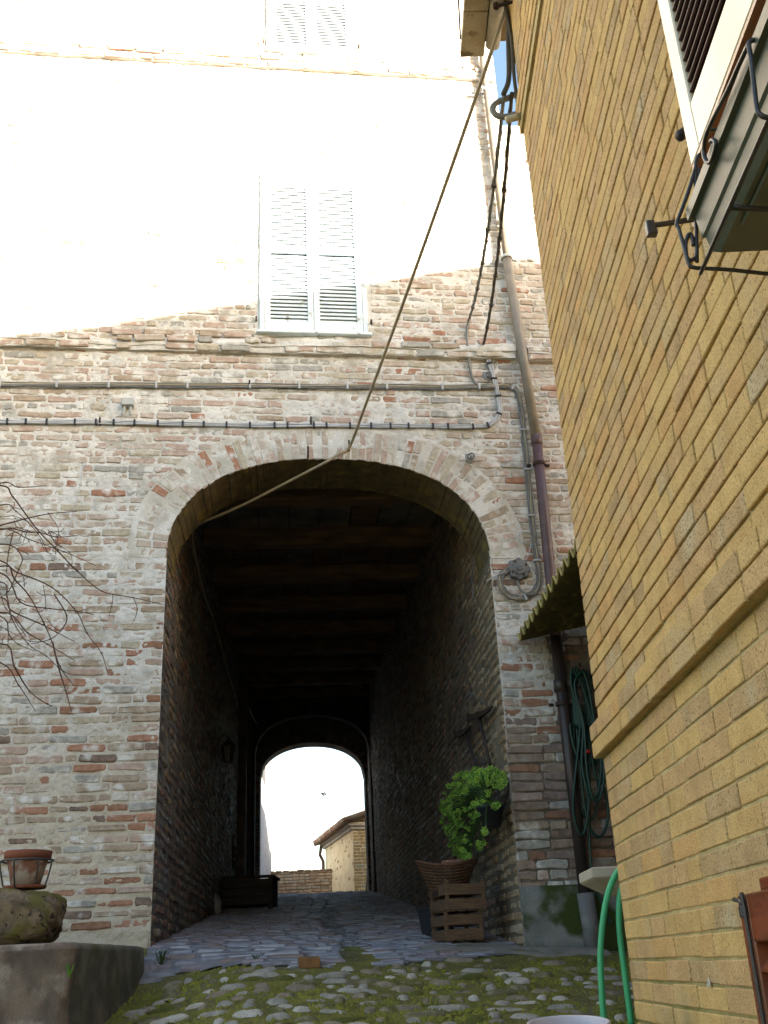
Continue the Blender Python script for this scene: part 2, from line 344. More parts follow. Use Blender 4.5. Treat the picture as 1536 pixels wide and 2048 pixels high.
# ------------------------------------------------------------------ bricks laid one by one
def brick_proto(w, h, style, rg):
    x, y = w/2, h/2
    if style == 'crisp':
        c = .0025; j = .0012
        per = [(-x+c, -y), (x-c, -y), (x, -y+c), (x, y-c), (x-c, y), (-x+c, y), (-x, y-c), (-x, -y+c)]
        rings = [(0, -.022), (0, -.0025), (.0035, 0.0)]
    elif style == 'cobble':
        n = 10; per = []; p = rg.random(n)*.28+.86
        for k in range(n):
            t = 2*math.pi*k/n; per.append((x*math.cos(t)*p[k], y*math.sin(t)*p[k]))
        j = .004; rings = [(0, -.03), (.0, .004), (min(x, y)*.38, .020), (min(x, y)*.72, .026)]
    else:
        c = min(.008, y*.36) if style == 'old' else min(.018, y*.6); j = .0065 if style == 'old' else .007
        per = [(-x+c, -y), (0, -y), (x-c, -y), (x, -y+c), (x, 0), (x, y-c), (x-c, y), (0, y), (-x+c, y), (-x, y-c), (-x, 0), (-x, -y+c)]
        rings = [(0, -.024), (.001, -.005), (.007, 0.0)] if style == 'old' else [(0, -.035), (.002, -.012), (.012, 0.0)]
    n = len(per); per = np.array(per)+(rg.random((n, 2))-.5)*2*j
    V = []; 
    for ins, z in rings:
        s = np.array([max(.1, 1-ins/x), max(.1, 1-ins/y)]); r = per*s
        zz = np.full((n, 1), z)+(rg.random((n, 1))-.5)*(0 if z <= -.02 else (.0008 if style == 'crisp' else .005))
        V.append(np.hstack([r, zz]))
    V = np.vstack(V); Fq = []
    for i in range(len(rings)-1):
        for k in range(n): Fq.append((i*n+k, i*n+(k+1) % n, (i+1)*n+(k+1) % n, (i+1)*n+k))
    top = tuple((len(rings)-1)*n+k for k in range(n))
    return V, Fq, top
class Bricks:
    def __init__(s, style, classes, nvar, mats, seed=1):
        s.style = style; s.mats = mats; s.L = []; s.cl = classes; rg = np.random.default_rng(seed); s.proto = {}; s.mesh = {}; s.nvar = nvar; s.rg = rg
        for ci, (w_, h_) in enumerate(classes):
            for k in range(nvar): s.proto[(ci, k)] = brick_proto(w_, h_, style, rg)
    def add(s, P, U, V, N, w_, h_, mi, proud=0.0, ang=0.0, tilt=0.0):
        s.L.append((np.asarray(P, float)+N*proud, U, V, N, w_, h_, mi, ang, tilt))
    def mat4(s, b, ci):
        P, U, V, N, w_, h_, mi, ang, tilt = b; ca, sa = math.cos(ang), math.sin(ang)
        A = U*ca+V*sa; B = V*ca-U*sa; N2 = N
        if tilt: 
            A = A+N*tilt; A = A/np.linalg.norm(A); N2 = np.cross(A, B); N2 = N2 if N2@N > 0 else -N2
        cw, ch = s.cl[ci]; return np.column_stack([A*(w_/cw), B*(h_/ch), N2]), P
    def cls(s, b): 
        return min(range(len(s.cl)), key=lambda i: abs(math.log(b[4]/s.cl[i][0]))+.5*abs(math.log(b[5]/s.cl[i][1])))
    def build(s, parent, name, rest, nmax=300, show=None, keep=None):
        def size(b):
            x, y, d = project(b[0])
            if d < .1 or not (5 < x < 1531 and 5 < y < 2043): return -1
            if show is not None and not show(x, y): return -1
            e = [project(b[0]+sg*q*k*.5) for q, k in ((b[1], b[4]), (b[2], b[5])) for sg in (-1, 1)]
            return abs((e[1][0]-e[0][0])*(e[3][1]-e[2][1])-(e[1][1]-e[0][1])*(e[3][0]-e[2][0]))
        order = sorted(range(len(s.L)), key=lambda i: -size(s.L[i])); vis = [i for i in order if size(s.L[i]) > 0]
        single = set(vis[:nmax]); Vs = []; Qs = []; Ts = {}; Mq = []; off = 0
        restF = []; restM = []; restV = []
        for i, b in enumerate(s.L):
            ci = s.cls(b); k = (i*7+3) % s.nvar; V, Fq, top = s.proto[(ci, k)]; M3, P = s.mat4(b, ci)
            if i in single:
                key = (ci, k, b[6])
                if key not in s.mesh:
                    me = bpy.data.meshes.new(name); me.from_pydata(V.tolist(), [], Fq+[top]); me.materials.append(s.mats[b[6]]); me.update(); s.mesh[key] = me
                o = bpy.data.objects.new(name, s.mesh[key]); o.matrix_basis = Matrix([[*map(float, M3[r]), float(P[r])] for r in range(3)]+[[0, 0, 0, 1]])
                link(o, parent)
            else:
                restV.append(V@M3.T+P); restF += [tuple(j+off for j in q) for q in Fq]; restF.append(tuple(j+off for j in top)); restM += [b[6]]*(len(Fq)+1); off += len(V)
        if restV:
            o = mesh_obj(rest, np.vstack(restV), restF, s.mats, parent, False, restM); o['kind'] = 'stuff'
def pick(wts):
    r = random.random()*sum(wts)
    for i, x in enumerate(wts):
        r -= x
        if r <= 0: return i
    return len(wts)-1

# ================================================================== THE GROUND
def structure(o): o['kind'] = 'structure'; return o
def terrain():
    g = np.array([-900, -400, -150, -60, -30, -15, 15, 30, 60, 150, 400, 900.]); xx, yy = np.meshgrid(g, g+10, indexing='ij')
    zz = np.full_like(xx, -2.4); m = MB(); m.grid(np.stack([xx, yy, zz], -1)); structure(m.build('ground', M_EARTH))
terrain()
def hyard(x, y): return ground_z(x, y)+.012*fbm(x*5, y*5, 3)+.006*fbm(x*22, y*22, 5)
yard = structure(sheet('cobbled_yard', np.zeros(3), np.array([1., 0, 0]), np.array([0, 1., 0]), ZV, -4.6, 3.4, .0, 8.56, .05, hyard, M_MOSSG))
structure(sheet('rear_yard', np.array([0, 0, -.004]), np.array([1., 0, 0]), np.array([0, 1., 0]), ZV, -14, 12, -14, 0.0, .4, hyard, M_MOSSG))
structure(sheet('side_yard', np.array([0, 0, -.004]), np.array([1., 0, 0]), np.array([0, 1., 0]), ZV, -14, -4.6, 0.0, 8, .4, hyard, M_MOSSG))
structure(sheet('far_lane', np.zeros(3), np.array([1., 0, 0]), np.array([0, 1., 0]), ZV, -12, 6, 24.6, 40, .25, hyard, M_EARTH))
cob = Bricks('cobble', [(.20, .12), (.12, .09), (.28, .13)], 5, COB, 11)
placed = []
tries = 0
while len(placed) < 640 and tries < 40000:
    tries += 1
    y = random.uniform(1.5, 7.9); x = random.uniform(-1.9, 1.6)
    if y < 5.4 and (x > .8 or random.random() < .55): continue
    d = -((x-F0[0])*FN[0]+(y-F0[1])*FN[1])
    if d > float(PEDGE(x-F0[0]))-.06+.05*math.sin(x*5): continue
    if x < -1.66 and y > 5.9: continue
    if d > -.95 and x > .2 and random.random() < .85: continue
    w_ = random.choice([.07, .10, .13, .15, .18, .2, .26]); h_ = random.uniform(.06, .115)
    if any(abs(x-a) < (w_+b)*.5 and abs(y-c) < (h_+e)*.52 for a, c, b, e in placed): continue
    placed.append((x, y, w_, h_))
    e = .05; nx = (gz(x+e, y)-gz(x-e, y))/(2*e); ny = (gz(x, y+e)-gz(x, y-e))/(2*e)
    N = np.array([-nx, -ny, 1.0]); N /= np.linalg.norm(N); U = np.array([1, 0, nx]); U /= np.linalg.norm(U); V = np.cross(N, U)
    cob.add([x, y, gz(x, y)], U, V, N, w_, h_, pick([.36, .14, .28, .22]), random.uniform(-.019, .003), random.uniform(-.35, .35))
cob.build(yard, 'cobble', 'more_cobbles', 300)
def moss():
    m_v = []; m_f = []; n = 0
    for i in range(15000):
        y = random.uniform(4.6, 8.0); x = random.uniform(-1.8, 1.6)
        d = -((x-F0[0])*FN[0]+(y-F0[1])*FN[1])
        if d > float(PEDGE(x-F0[0]))+.05*math.sin(x*9): continue
        if float(vnoise(x*2.2, y*2.2, 9)) < -.12 and random.random() < .8: continue
        z = gz(x, y)-.004; s_ = random.uniform(.008, .024); hh = random.uniform(.006, .022)
        a = random.random()*6.28
        m_v += [(x+s_*math.cos(a+k*1.57), y+s_*math.sin(a+k*1.57), z) for k in range(4)]+[(x+random.uniform(-.006, .006), y+random.uniform(-.006, .006), z+hh)]
        m_f += [(n, n+1, n+4), (n+1, n+2, n+4), (n+2, n+3, n+4), (n+3, n, n+4)]; n += 5
    o = mesh_obj('moss', m_v, m_f, M_MOSS, yard, True); o['kind'] = 'stuff'
moss()
# paving of the passage: rows of worn bricks with a stone gutter down the middle
PO = F0+ZV*0
def pfl(d, u): return PO+TU*d+TN*u
def hpave(d, u):
    x = PO[0]+TU[0]*d+TN[0]*u; y = PO[1]+TU[1]*d+TN[1]*u
    return ground_z(x, y)+.012-.02*np.exp(-((u-1.45)/.22)**2)+.006*fbm(d*9, u*9, 6)
paving = structure(sheet('passage_paving', PO, TU, TN, ZV, -1.0, 17.2, .0, AW+.05, .05, hpave, M_PAVM, None, lambda d, u: d > PEDGE(u)))
pv = Bricks('rough', [(.26, .10), (.17, .10), (.11, .10)], 5, PV, 12)
d = -.95
while d < 17.0:
    rw = .088+.02*random.random()+d*.002
    u = -.05+random.random()*.1
    gut = 1.30+.05*math.sin(d*1.3)
    while u < AW+.02:
        w_ = random.choice([.27, .25, .22, .18, .13])
        if gut < u+w_*.5 < gut+.32: w_ = random.choice([.09, .12]); 
        c = u+w_/2; P = pfl(d+rw/2, c); z = float(hpave(d+rw/2, c)); P = np.array([P[0], P[1], z])
        sl_ = .086 if d > .1 else .12
        U = TN; V = TU+ZV*sl_; V = V/np.linalg.norm(V); N = np.cross(U, V); N = N if N[2] > 0 else -N
        g = gut < c < gut+.32
        pv.add(P, U, V, N, w_-.014, rw-.014, pick([.4, .28, .18, .14]) if not g else 3, random.uniform(.001, .011)-(.008 if g else 0), random.uniform(-.04, .04)*(4 if g else 1), random.uniform(-.03, .03))
        if d < float(PEDGE(c)): pv.L.pop()
        u += w_
    d += rw
pv.build(paving, 'paver', 'paver_rows', 300)

# ================================================================== THE ARCHWAY BUILDING
bld = thing('archway_building', F(1.38, 0.1), 'tall old brick building pierced by the arched passage, its upper wall in full sun', 'building')
SE = 2.3; AS = 3.2; AR = .94; HW = AW/2
def arch_pt(t):          # t in 0..1 from the right springing over the crown to the left
    th = math.pi*t; c, s_ = math.cos(th), math.sin(th)
    return np.array([HW+HW*math.copysign(abs(c)**(2/SE), c), AS+AR*abs(s_)**(2/SE)])
_ts = np.linspace(0, 1, 801); _ap = np.array([arch_pt(t) for t in _ts]); _al = np.concatenate([[0], np.cumsum(np.linalg.norm(np.diff(_ap, axis=0), axis=1))])
def arch_at(s_):
    p = np.array([np.interp(s_, _al, _ap[:, 0]), np.interp(s_, _al, _ap[:, 1])])
    a = np.array([np.interp(s_-.02, _al, _ap[:, 0]), np.interp(s_-.02, _al, _ap[:, 1])]); b = np.array([np.interp(s_+.02, _al, _ap[:, 0]), np.interp(s_+.02, _al, _ap[:, 1])])
    t = b-a; t /= np.linalg.norm(t)+1e-9; return p, np.array([t[1], -t[0]])     # outward normal
ALEN = _al[-1]
def in_arch(u, z, off=0.0):
    uu = np.abs(u-HW)/(HW+off); zz = np.clip((z-AS)/(AR+off), 0, None)
    return np.where(z < AS, (u > 0) & (u < AW), uu**SE+zz**SE < 1)
UE = 3.30; ZTOP = 11.2; WTOP = 8.14
WINS = [(.76, 1.78, 5.44, 7.32), (.82, 1.78, 8.98, 10.7)]
def fmask(u, z):
    m = ~in_arch(u, z, .12); m &= ~((u > UE) & (z > WTOP))
    for a, b, c, d_ in WINS: m &= ~((u > a) & (u < b) & (z > c) & (z < d_))
    return m
def pier(u, z): return (u > 2.3) & (z < 1.75)
def fh(u, z):
    sm = fbm(u*.9, z*.9, 21)
    h = -.005+.010*fbm(u*9, z*14, 1)+.009*fbm(u*34, z*42, 2)+.008*np.clip(sm+.1, -.3, .5)
    p = np.clip((u-2.4)/.3, 0, 1)*np.clip((1.9-z)/.5, 0, 1)
    return h-.014*p
sheet('wall_mortar', F0, FU, ZV, FN, -3.0, 4.596, -.28, 5.6, .012, fh, M_LIME, bld, fmask)
sheet('upper_mortar', F0, FU, ZV, FN, -3.0, 4.6, 5.6, 11.2, .02, fh, M_LIME, bld, fmask)
M_PIERM = mat('pier_mortar', (.21, .18, .15), (.14, .12, .10), 6, .95, 1.0, 70, (.36, .33, .29), 5, (.58, .72))
sheet('pier_mortar', F0, FU, ZV, FN, 2.76, 4.596, -.28, 2.6, .012, lambda u, z: fh(u, z)+.004, M_PIERM, bld, lambda u, z: (z < 1.58+.14*fbm(u*2.5, z*2.5, 81)) | ((u > 3.22+.15*fbm(u*3, z*3, 82)) & (z < 2.55)))
sheet('plain_wall', F0, FU, ZV, FN, -11.0, -3.0, -.3, 11.2, .25, lambda u, z: .01*fbm(u*2, z*2, 4), mat('pale_old_brickwork', (.50, .44, .37), (.44, .37, .30), 6, .95, .6, 40, LIME, 2, (.45, .65)), bld)
# body of the building behind the facade, floor slab over the passage, thick side walls
def solid(u0, u1, d0, d1, z0, z1, name='inner_mass', m=M_DARK, parent=None):
    b = MB(); c = F0+FU*0+TU*((d0+d1)/2)+TN*((u0+u1)/2)+ZV*((z0+z1)/2)
    b.box(c, TN*(u1-u0)/2, TU*(d1-d0)/2, ZV*(z1-z0)/2); return b.build(name, m, parent)
fb = Bricks('old', [(.27, .053), (.20, .053), (.13, .053), (.08, .053)], 6, [FB[k] for k in FBN], 21)
ZC = dict(sun=[.5, .2, .22, .08, 0, 0, 0, 0, 0, 0, 0], top=[.32, .2, .25, .12, .08, .03, .0, .0, 0, 0, 0], mid=[.27, .19, .24, .12, .1, .05, .01, .02, 0, 0, 0], low=[.14, .10, .18, .12, .22, .09, .08, .07, 0, 0, 0], pier=[.0, .0, .08, .14, .10, .0, .08, .04, .28, .2, .08])  # sun mix keeps to pale bricks, painting the sunlit courses brighter
def wall_bricks():
    z = .02
    while z < 11.1:
        ph = .0745+.004*(random.random()-.5); zc = z+ph/2
        xs = np.linspace(-3, 4.6, 1521); blk = in_arch(xs, np.full_like(xs, zc), .30 if zc > AS-.05 else 0)
        if zc > AS-.05 and zc < AS+.30: blk |= (xs > -.30) & (xs < AW+.30) & (zc > AS+.05)
        ints = []
        if blk.any(): ints.append((xs[blk][0], xs[blk][-1]))
        for a, b, c, d_ in WINS:
            if c-.02 < zc < d_+.02: ints.append((a-.03, b+.03))
        if zc > WTOP: ints.append((UE-.01, 5))
        if zc < .30: ints.append((-9, -.0))
        segs = []; cur = -3.0
        for a, b in sorted(ints):
            if a > cur: segs.append((cur, a))
            cur = max(cur, b)
        if cur < 4.6: segs.append((cur, 4.6))
        wav = random.random()*9
        for a, b in segs:
            u = a+(0.004 if a > -3 else -random.random()*.2)
            while u < b-.03:
                L = random.choice([.29, .28, .30, .26, .15, .14, .29, .22, .10])
                if b-u-L < .06: L = b-u
                if L > .34: L = L/2
                jn = random.uniform(.010, .022); w_ = max(.03, L-jn); hh = ph-random.uniform(.010, .020)
                zz = zc+.006*math.sin(u*1.7+wav)
                if u > 2.7 and zz < 1.7: w_ = L-random.uniform(.007, .012); hh = ph-random.uniform(.007, .012)
                lowf = zz < 1.9-.25*math.sin(u*2)
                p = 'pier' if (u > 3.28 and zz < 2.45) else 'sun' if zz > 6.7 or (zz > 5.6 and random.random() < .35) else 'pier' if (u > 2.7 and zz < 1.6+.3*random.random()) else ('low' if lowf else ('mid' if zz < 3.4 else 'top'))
                if p == 'low' and u < -.25 and zz < 1.2: hh *= random.uniform(.6, 1)
                pr = random.uniform(-.006, .005) if p in ('sun', 'top') else random.uniform(-.004, .006) if p == 'mid' else random.uniform(-.003, .009) if p == 'low' else random.uniform(-.002, .007)
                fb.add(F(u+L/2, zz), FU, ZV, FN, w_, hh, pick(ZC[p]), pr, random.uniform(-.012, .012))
                u += L
        z += ph
wall_bricks()
fb.build(bld, 'brick', 'brick_courses', 300, show=lambda x, y: x < 1100 and y > 560)
# voussoirs: wedges as deep as the ring of the arch
RD = .62
def voussoirs():
    n = 58; edges = np.linspace(0.01, ALEN-.01, n+1)
    ringP = []
    for i in range(n):
        s0, s1 = edges[i]+.006, edges[i+1]-.006
        th = .30+random.uniform(-.02, .03); cut = random.choice([None, None, .5, .45, .55])
        if in_edge(i, n): th *= .9
        parts = [(0, th)] if cut is None else [(0, th*cut-.008), (th*cut+.008, th)]
        for q, (ra, rb) in enumerate(parts):
            P = []
            pr = random.uniform(-.003, .007); inn = random.uniform(-.008, .004) if q == 0 else 0
            for (ss, rr) in ((s0, ra-inn), (s1, ra-inn), (s1, rb), (s0, rb)):
                p, nn = arch_at(ss); g = p+nn*rr+(RNG.random(2)-.5)*.008; P.append(g)
            ctr = sum(P)/4; m = MB(); V = []
            for k, (ins, off) in enumerate(((0, -RD), (0, pr-.006), (.006, pr))):
                for g in P:
                    dv = g-ctr; L = np.linalg.norm(dv); g2 = ctr+dv*(1-ins/L)
                    V.append(F0+FU*g2[0]+ZV*g2[1]+(TU*(-off) if off < -.1 else FN*off))
            Fc = [(k*4+j, k*4+(j+1) % 4, (k+1)*4+(j+1) % 4, (k+1)*4+j) for k in range(2) for j in range(4)]+[(8, 9, 10, 11)]
            m.add(V, [f[::-1] for f in Fc])
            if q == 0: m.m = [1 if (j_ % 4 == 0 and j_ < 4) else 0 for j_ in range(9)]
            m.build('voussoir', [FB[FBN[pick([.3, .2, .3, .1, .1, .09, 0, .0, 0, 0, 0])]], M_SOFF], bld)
def in_edge(i, n): return i < 3 or i > n-4
voussoirs()
def arch_mortar():
    S = np.linspace(0, ALEN, 200); rows = []; m = MB()
    for s_ in S:
        p, nn = arch_at(s_); col = []
        for dd in np.linspace(RD, 0, 12):
            k = .007+.006*float(fbm(s_*9, dd*9, 8)); g = p+nn*k; col.append(F0+FU*g[0]+ZV*g[1]+TU*dd)
        for rr in np.linspace(.012, .33, 16):
            g = p+nn*rr; col.append(F0+FU*g[0]+ZV*g[1]+FN*(.0005+.008*float(fbm(g[0]*22, g[1]*22, 9))))
        rows.append(col)
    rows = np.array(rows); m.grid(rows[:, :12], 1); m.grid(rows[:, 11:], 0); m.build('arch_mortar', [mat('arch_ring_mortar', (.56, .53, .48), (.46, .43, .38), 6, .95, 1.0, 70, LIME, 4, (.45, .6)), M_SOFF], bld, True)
arch_mortar()
# string courses
def string_course(zb, prof, u0, u1, seed):
    us = np.arange(u0, u1, .025); P = []
    for u in us:
        g = .8+.5*float(fbm(u*1.3, 3, seed))
        P.append([F(u, zb+z*g+.010*float(fbm(u*5, z*30, seed)), o*g+.014*float(fbm(u*8, z*45, seed+3))+.008*float(fbm(u*26, z*90, seed+5))) for o, z in prof])
    m = MB(); m.grid(np.array(P)); o = m.build('string_course', M_LIME, bld)
    b = Bricks('old', [(.27, .055), (.14, .055)], 5, [FB[k] for k in FBN], seed)
    for zc, off in ((.036, .055), (.112, .071), (.188, .030)):
        u = u0
        while u < u1:
            L = random.choice([.29, .28, .15, .22])
            if random.random() < .8 and u+L < u1: b.add(F(u+L/2, zb+zc+random.uniform(-.006, .006)), FU, ZV, FN, L-.02, .058, pick([.3, .2, .25, .15, .12, .02, .03, .02, 0, 0, 0]), off+random.uniform(-.008, .006), random.uniform(-.025, .025), random.uniform(-.02, .02))
            u += L
    b.build(bld, 'cornice_brick', 'cornice_bricks', 60 if zb < 7 else 0, show=lambda x, y: y > 560)
PROF = [(-.01, 0), (.046, .002), (.052, .035), (.050, .070), (.066, .076), (.068, .11), (.064, .145), (.036, .155), (.026, .185), (.014, .215), (-.012, .25)]
string_course(5.21, PROF, -3.0, 3.20, 31); string_course(5.20, PROF, 3.30, 4.6, 35); string_course(8.74, PROF, -3.0, UE, 33)
# windows with louvred shutters
def facade_window(a, b, z0, z1, midz):
    wn = MB(); t = .02
    for (x0, x1, y0, y1) in ((a, a+.045, z0, z1), (b-.045, b, z0, z1), (a+.045, b-.045, z1-.045, z1)):
        c = F((x0+x1)/2, (y0+y1)/2, -.002); wn.box(c, FU*(x1-x0)/2, ZV*(y1-y0)/2, FN*.022, 0, .004)
    for x in (a+.0, b-.0): wn.box(F(x, (z0+z1)/2, -.06), FU*.01, ZV*(z1-z0)/2, FN*.05)
    win = wn.build('window', M_SHUT, bld)
    sl_ = MB(); sl_.box(F((a+b)/2, z0-.012, .02), FU*((b-a)/2+.03), ZV*.014, FN*.05, 0, .004); sl_.build('sill', M_SHUT, win)
    bk = MB(); bk.box(F((a+b)/2, (z0+z1)/2, -.10), FU*(b-a)/2, ZV*(z1-z0)/2, FN*.005); bk.build('backing', M_DARK, win)
    mid = (a+b)/2
    for (x0, x1) in ((a+.047, mid-.002), (mid+.002, b-.047)):
        st = .055; m = MB()
        for (p0, p1, q0, q1) in ((x0, x0+st, z0+.012, z1-.05), (x1-st, x1, z0+.012, z1-.05), (x0+st, x1-st, z0+.012, z0+.13), (x0+st, x1-st, midz-.035, midz+.035), (x0+st, x1-st, z1-.12, z1-.05)):
            m.box(F((p0+p1)/2, (q0+q1)/2, .0), FU*(p1-p0)/2, ZV*(q1-q0)/2, FN*.018, 0, .003)
        lf = m.build('shutter_frame', M_SHUT, win)
        me = None; z = z0+.15
        while z < z1-.13:
            if abs(z-midz) > .05:
                if me is None:
                    s_ = MB(); v1 = (ZV*.875-FN*.484); s_.box((0, 0, 0), FU*((x1-x0)/2-st), v1*.0245, np.cross(FU, v1)*.0035, 0)
                    o = s_.build('slat', M_SHUT, win); me = o.data; off = o.location.copy(); o.location = Vector(F((x0+x1)/2, z, 0).tolist())+off
                else:
                    o = bpy.data.objects.new('slat', me); o.location = Vector(F((x0+x1)/2, z, 0).tolist())+off; link(o, win)
            z += .043
    for x, zz in ((a-.03, z0+.1), (b+.03, z0+.1)):
        h = MB(); h.tube([F(x, zz+.05, -.01), F(x, zz+.05, .05), F(x, zz-.01, .065)], .009, 6); h.build('shutter_catch', M_RUST, win)
facade_window(*WINS[0], 6.40); facade_window(*WINS[1], 9.80)
# plinth block and the building's upper body
def plinth():
    P = []
    for u in np.linspace(2.765, 3.62, 24):
        P.append([F(u, z, o) for z, o in ((-.15, .05+.01*float(fbm(u*5, 1, 2))), (.15, .04+.012*float(fbm(u*5, 2, 2))), (.35, .036+.012*float(fbm(u*5, 3, 2))), (.49+.012*float(fbm(u*4, 5, 3)), .032), (.505, .012), (.505, -.03))])
    m = MB(); m.grid(np.array(P)); m.grid(np.array([P[0], [q-FN*.08 for q in P[0]]])); m.build('plinth', M_MOSSCONC, bld, True)
plinth()
solid(4.9, 16, .9, 17, -1.5, 5.1, 'unseen_shade_wing', M_PLASTER, bld); solid(3.36, 4.8, .35, 5, 5.0, 7.95, 'wing_body', M_PLASTER, bld); solid(-10.8, 3.2, .8, 17, 6.4, 11.0, 'upper_body', M_DARK, bld); solid(-11, 4.8, .75, 17.2, 5.75, 6.35, 'floor_slab', M_DARK, bld)  # the wing behind is unseen, added to keep sun off the far house
solid(-.06, AW+.04, RD+.02, RD+.30, 4.32, 5.75, 'arch_back', M_DARK, bld)
rf = MB(); rf.box(F(-4.0, 11.35)+TU*8.2, TN*7.2, TU*9, ZV*.12); rf.build('roof', M_TILE, bld)
# ceiling of the passage
def ceiling():
    CZ = lambda d: 4.62+.078*d
    beams = [1.9, 3.45, 5.05, 6.7, 8.3, 9.9, 11.5, 13.1, 14.8]
    bd = None
    for d in beams:
        m = MB(); P0 = F0+TU*d+TN*HW+ZV*(CZ(d)-.115); m.box(P0, TN*(HW+.1), TU*.10, ZV*.11, 0, .018, .012); m.build('ceiling_beam', M_BEAM, bld)
    edges = [RD+.3]+beams+[16.6]
    for a, b in zip(edges[:-1], edges[1:]):
        u = -.05
        while u < AW:
            w_ = random.uniform(.30, .38); m = MB()
            V = TU+ZV*.078; V = V/np.linalg.norm(V)
            m.box(F0+TU*(a+b)/2+TN*(u+w_/2)+ZV*(CZ((a+b)/2)+.012+random.uniform(-.008, .008)), TN*(w_/2-.005), V*(b-a)/2, np.cross(TN, V)*.014, 0, .004)
            m.build('ceiling_board', [M_BOARD, M_BEAM][random.random() < .35], bld); u += w_
    s = MB(); s.box(F0+TU*8.7+TN*HW+ZV*(CZ(8.7)+.20), TN*(HW+.5), (TU+ZV*.078)*8.3, ZV*.12); s.build('ceiling_slab', M_DARK, bld)
ceiling()

# ------------------------------------------------------------------ passage side walls
def passage_wall(side):
    O = F0 if side < 0 else RW0; N = TN if side < 0 else -TN
    t = thing('passage_wall', O+TU*8+ZV*1, 'dark rough brick wall along the left side of the passage' if side < 0 else 'brick wall along the right side of the passage, warm and pale near the arch mouth', 'wall')
    hole = (10.35, 11.45, 1.62, 2.25) if side < 0 else None
    def top(d): return np.where(d < RD, AS+.02, 4.62+.078*d+.05)
    def msk(d, z):
        m = z < top(d)
        if hole: m &= ~((d > hole[0]) & (d < hole[1]) & (z > hole[2]) & (z < hole[3]))
        return m
    def hh(d, z): return -.006+.014*fbm(d*6, z*9, 40+side)+.03*fbm(d*1.1, z*1.1, 50+side)+.006*fbm(d*25, z*30, 44)-.02*np.exp(-((d)/.05)**2)
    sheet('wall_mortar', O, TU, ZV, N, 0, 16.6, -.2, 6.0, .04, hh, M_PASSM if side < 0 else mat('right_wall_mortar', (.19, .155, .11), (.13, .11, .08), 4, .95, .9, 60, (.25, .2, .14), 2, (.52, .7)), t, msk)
    mats = PB+JB; b = Bricks('rough', [(.27, .06), (.14, .06)], 6, mats, 60+side)
    z = .0
    while z < 5.9:
        ph = .078+.008*random.random(); zc = z+ph/2; d = -.0+(random.random()*.1 if side < 0 else 0)+.01
        while d < 16.5:
            L = random.choice([.29, .28, .27, .15, .22]); c = d+L/2
            if zc < float(top(c))-.02 and zc > gz(*(O+TU*c)[:2])-.05 and not (hole and hole[0]-.1 < c < hole[1]+.1 and hole[2]-.04 < zc < hole[3]+.04):
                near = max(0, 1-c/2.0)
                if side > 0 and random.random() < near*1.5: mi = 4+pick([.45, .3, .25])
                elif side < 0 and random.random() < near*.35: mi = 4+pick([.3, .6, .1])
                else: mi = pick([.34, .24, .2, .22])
                P = O+TU*c+ZV*(zc+.012*math.sin(c*1.3+z*3)); 
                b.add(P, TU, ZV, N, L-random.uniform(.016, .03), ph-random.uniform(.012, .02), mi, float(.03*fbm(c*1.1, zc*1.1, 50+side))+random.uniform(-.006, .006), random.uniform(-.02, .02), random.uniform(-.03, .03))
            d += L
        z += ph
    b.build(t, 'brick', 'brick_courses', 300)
    # thickness behind
    u0, u1 = ((-.55, -.06) if side < 0 else (AW+.06, AW+.55))
    if hole:
        for k in ((.30, hole[0], -.4, 6), (hole[1], 16.6, -.4, 6), (hole[0], hole[1], -.4, hole[2]), (hole[0], hole[1], hole[3], 6)): solid(u0, u1, *k, 'wall_core', M_PASSM, t)
    else: solid(u0, u1, .30, 16.6, -.4, 6, 'wall_core', M_PASSM, t)
passage_wall(-1); passage_wall(1)
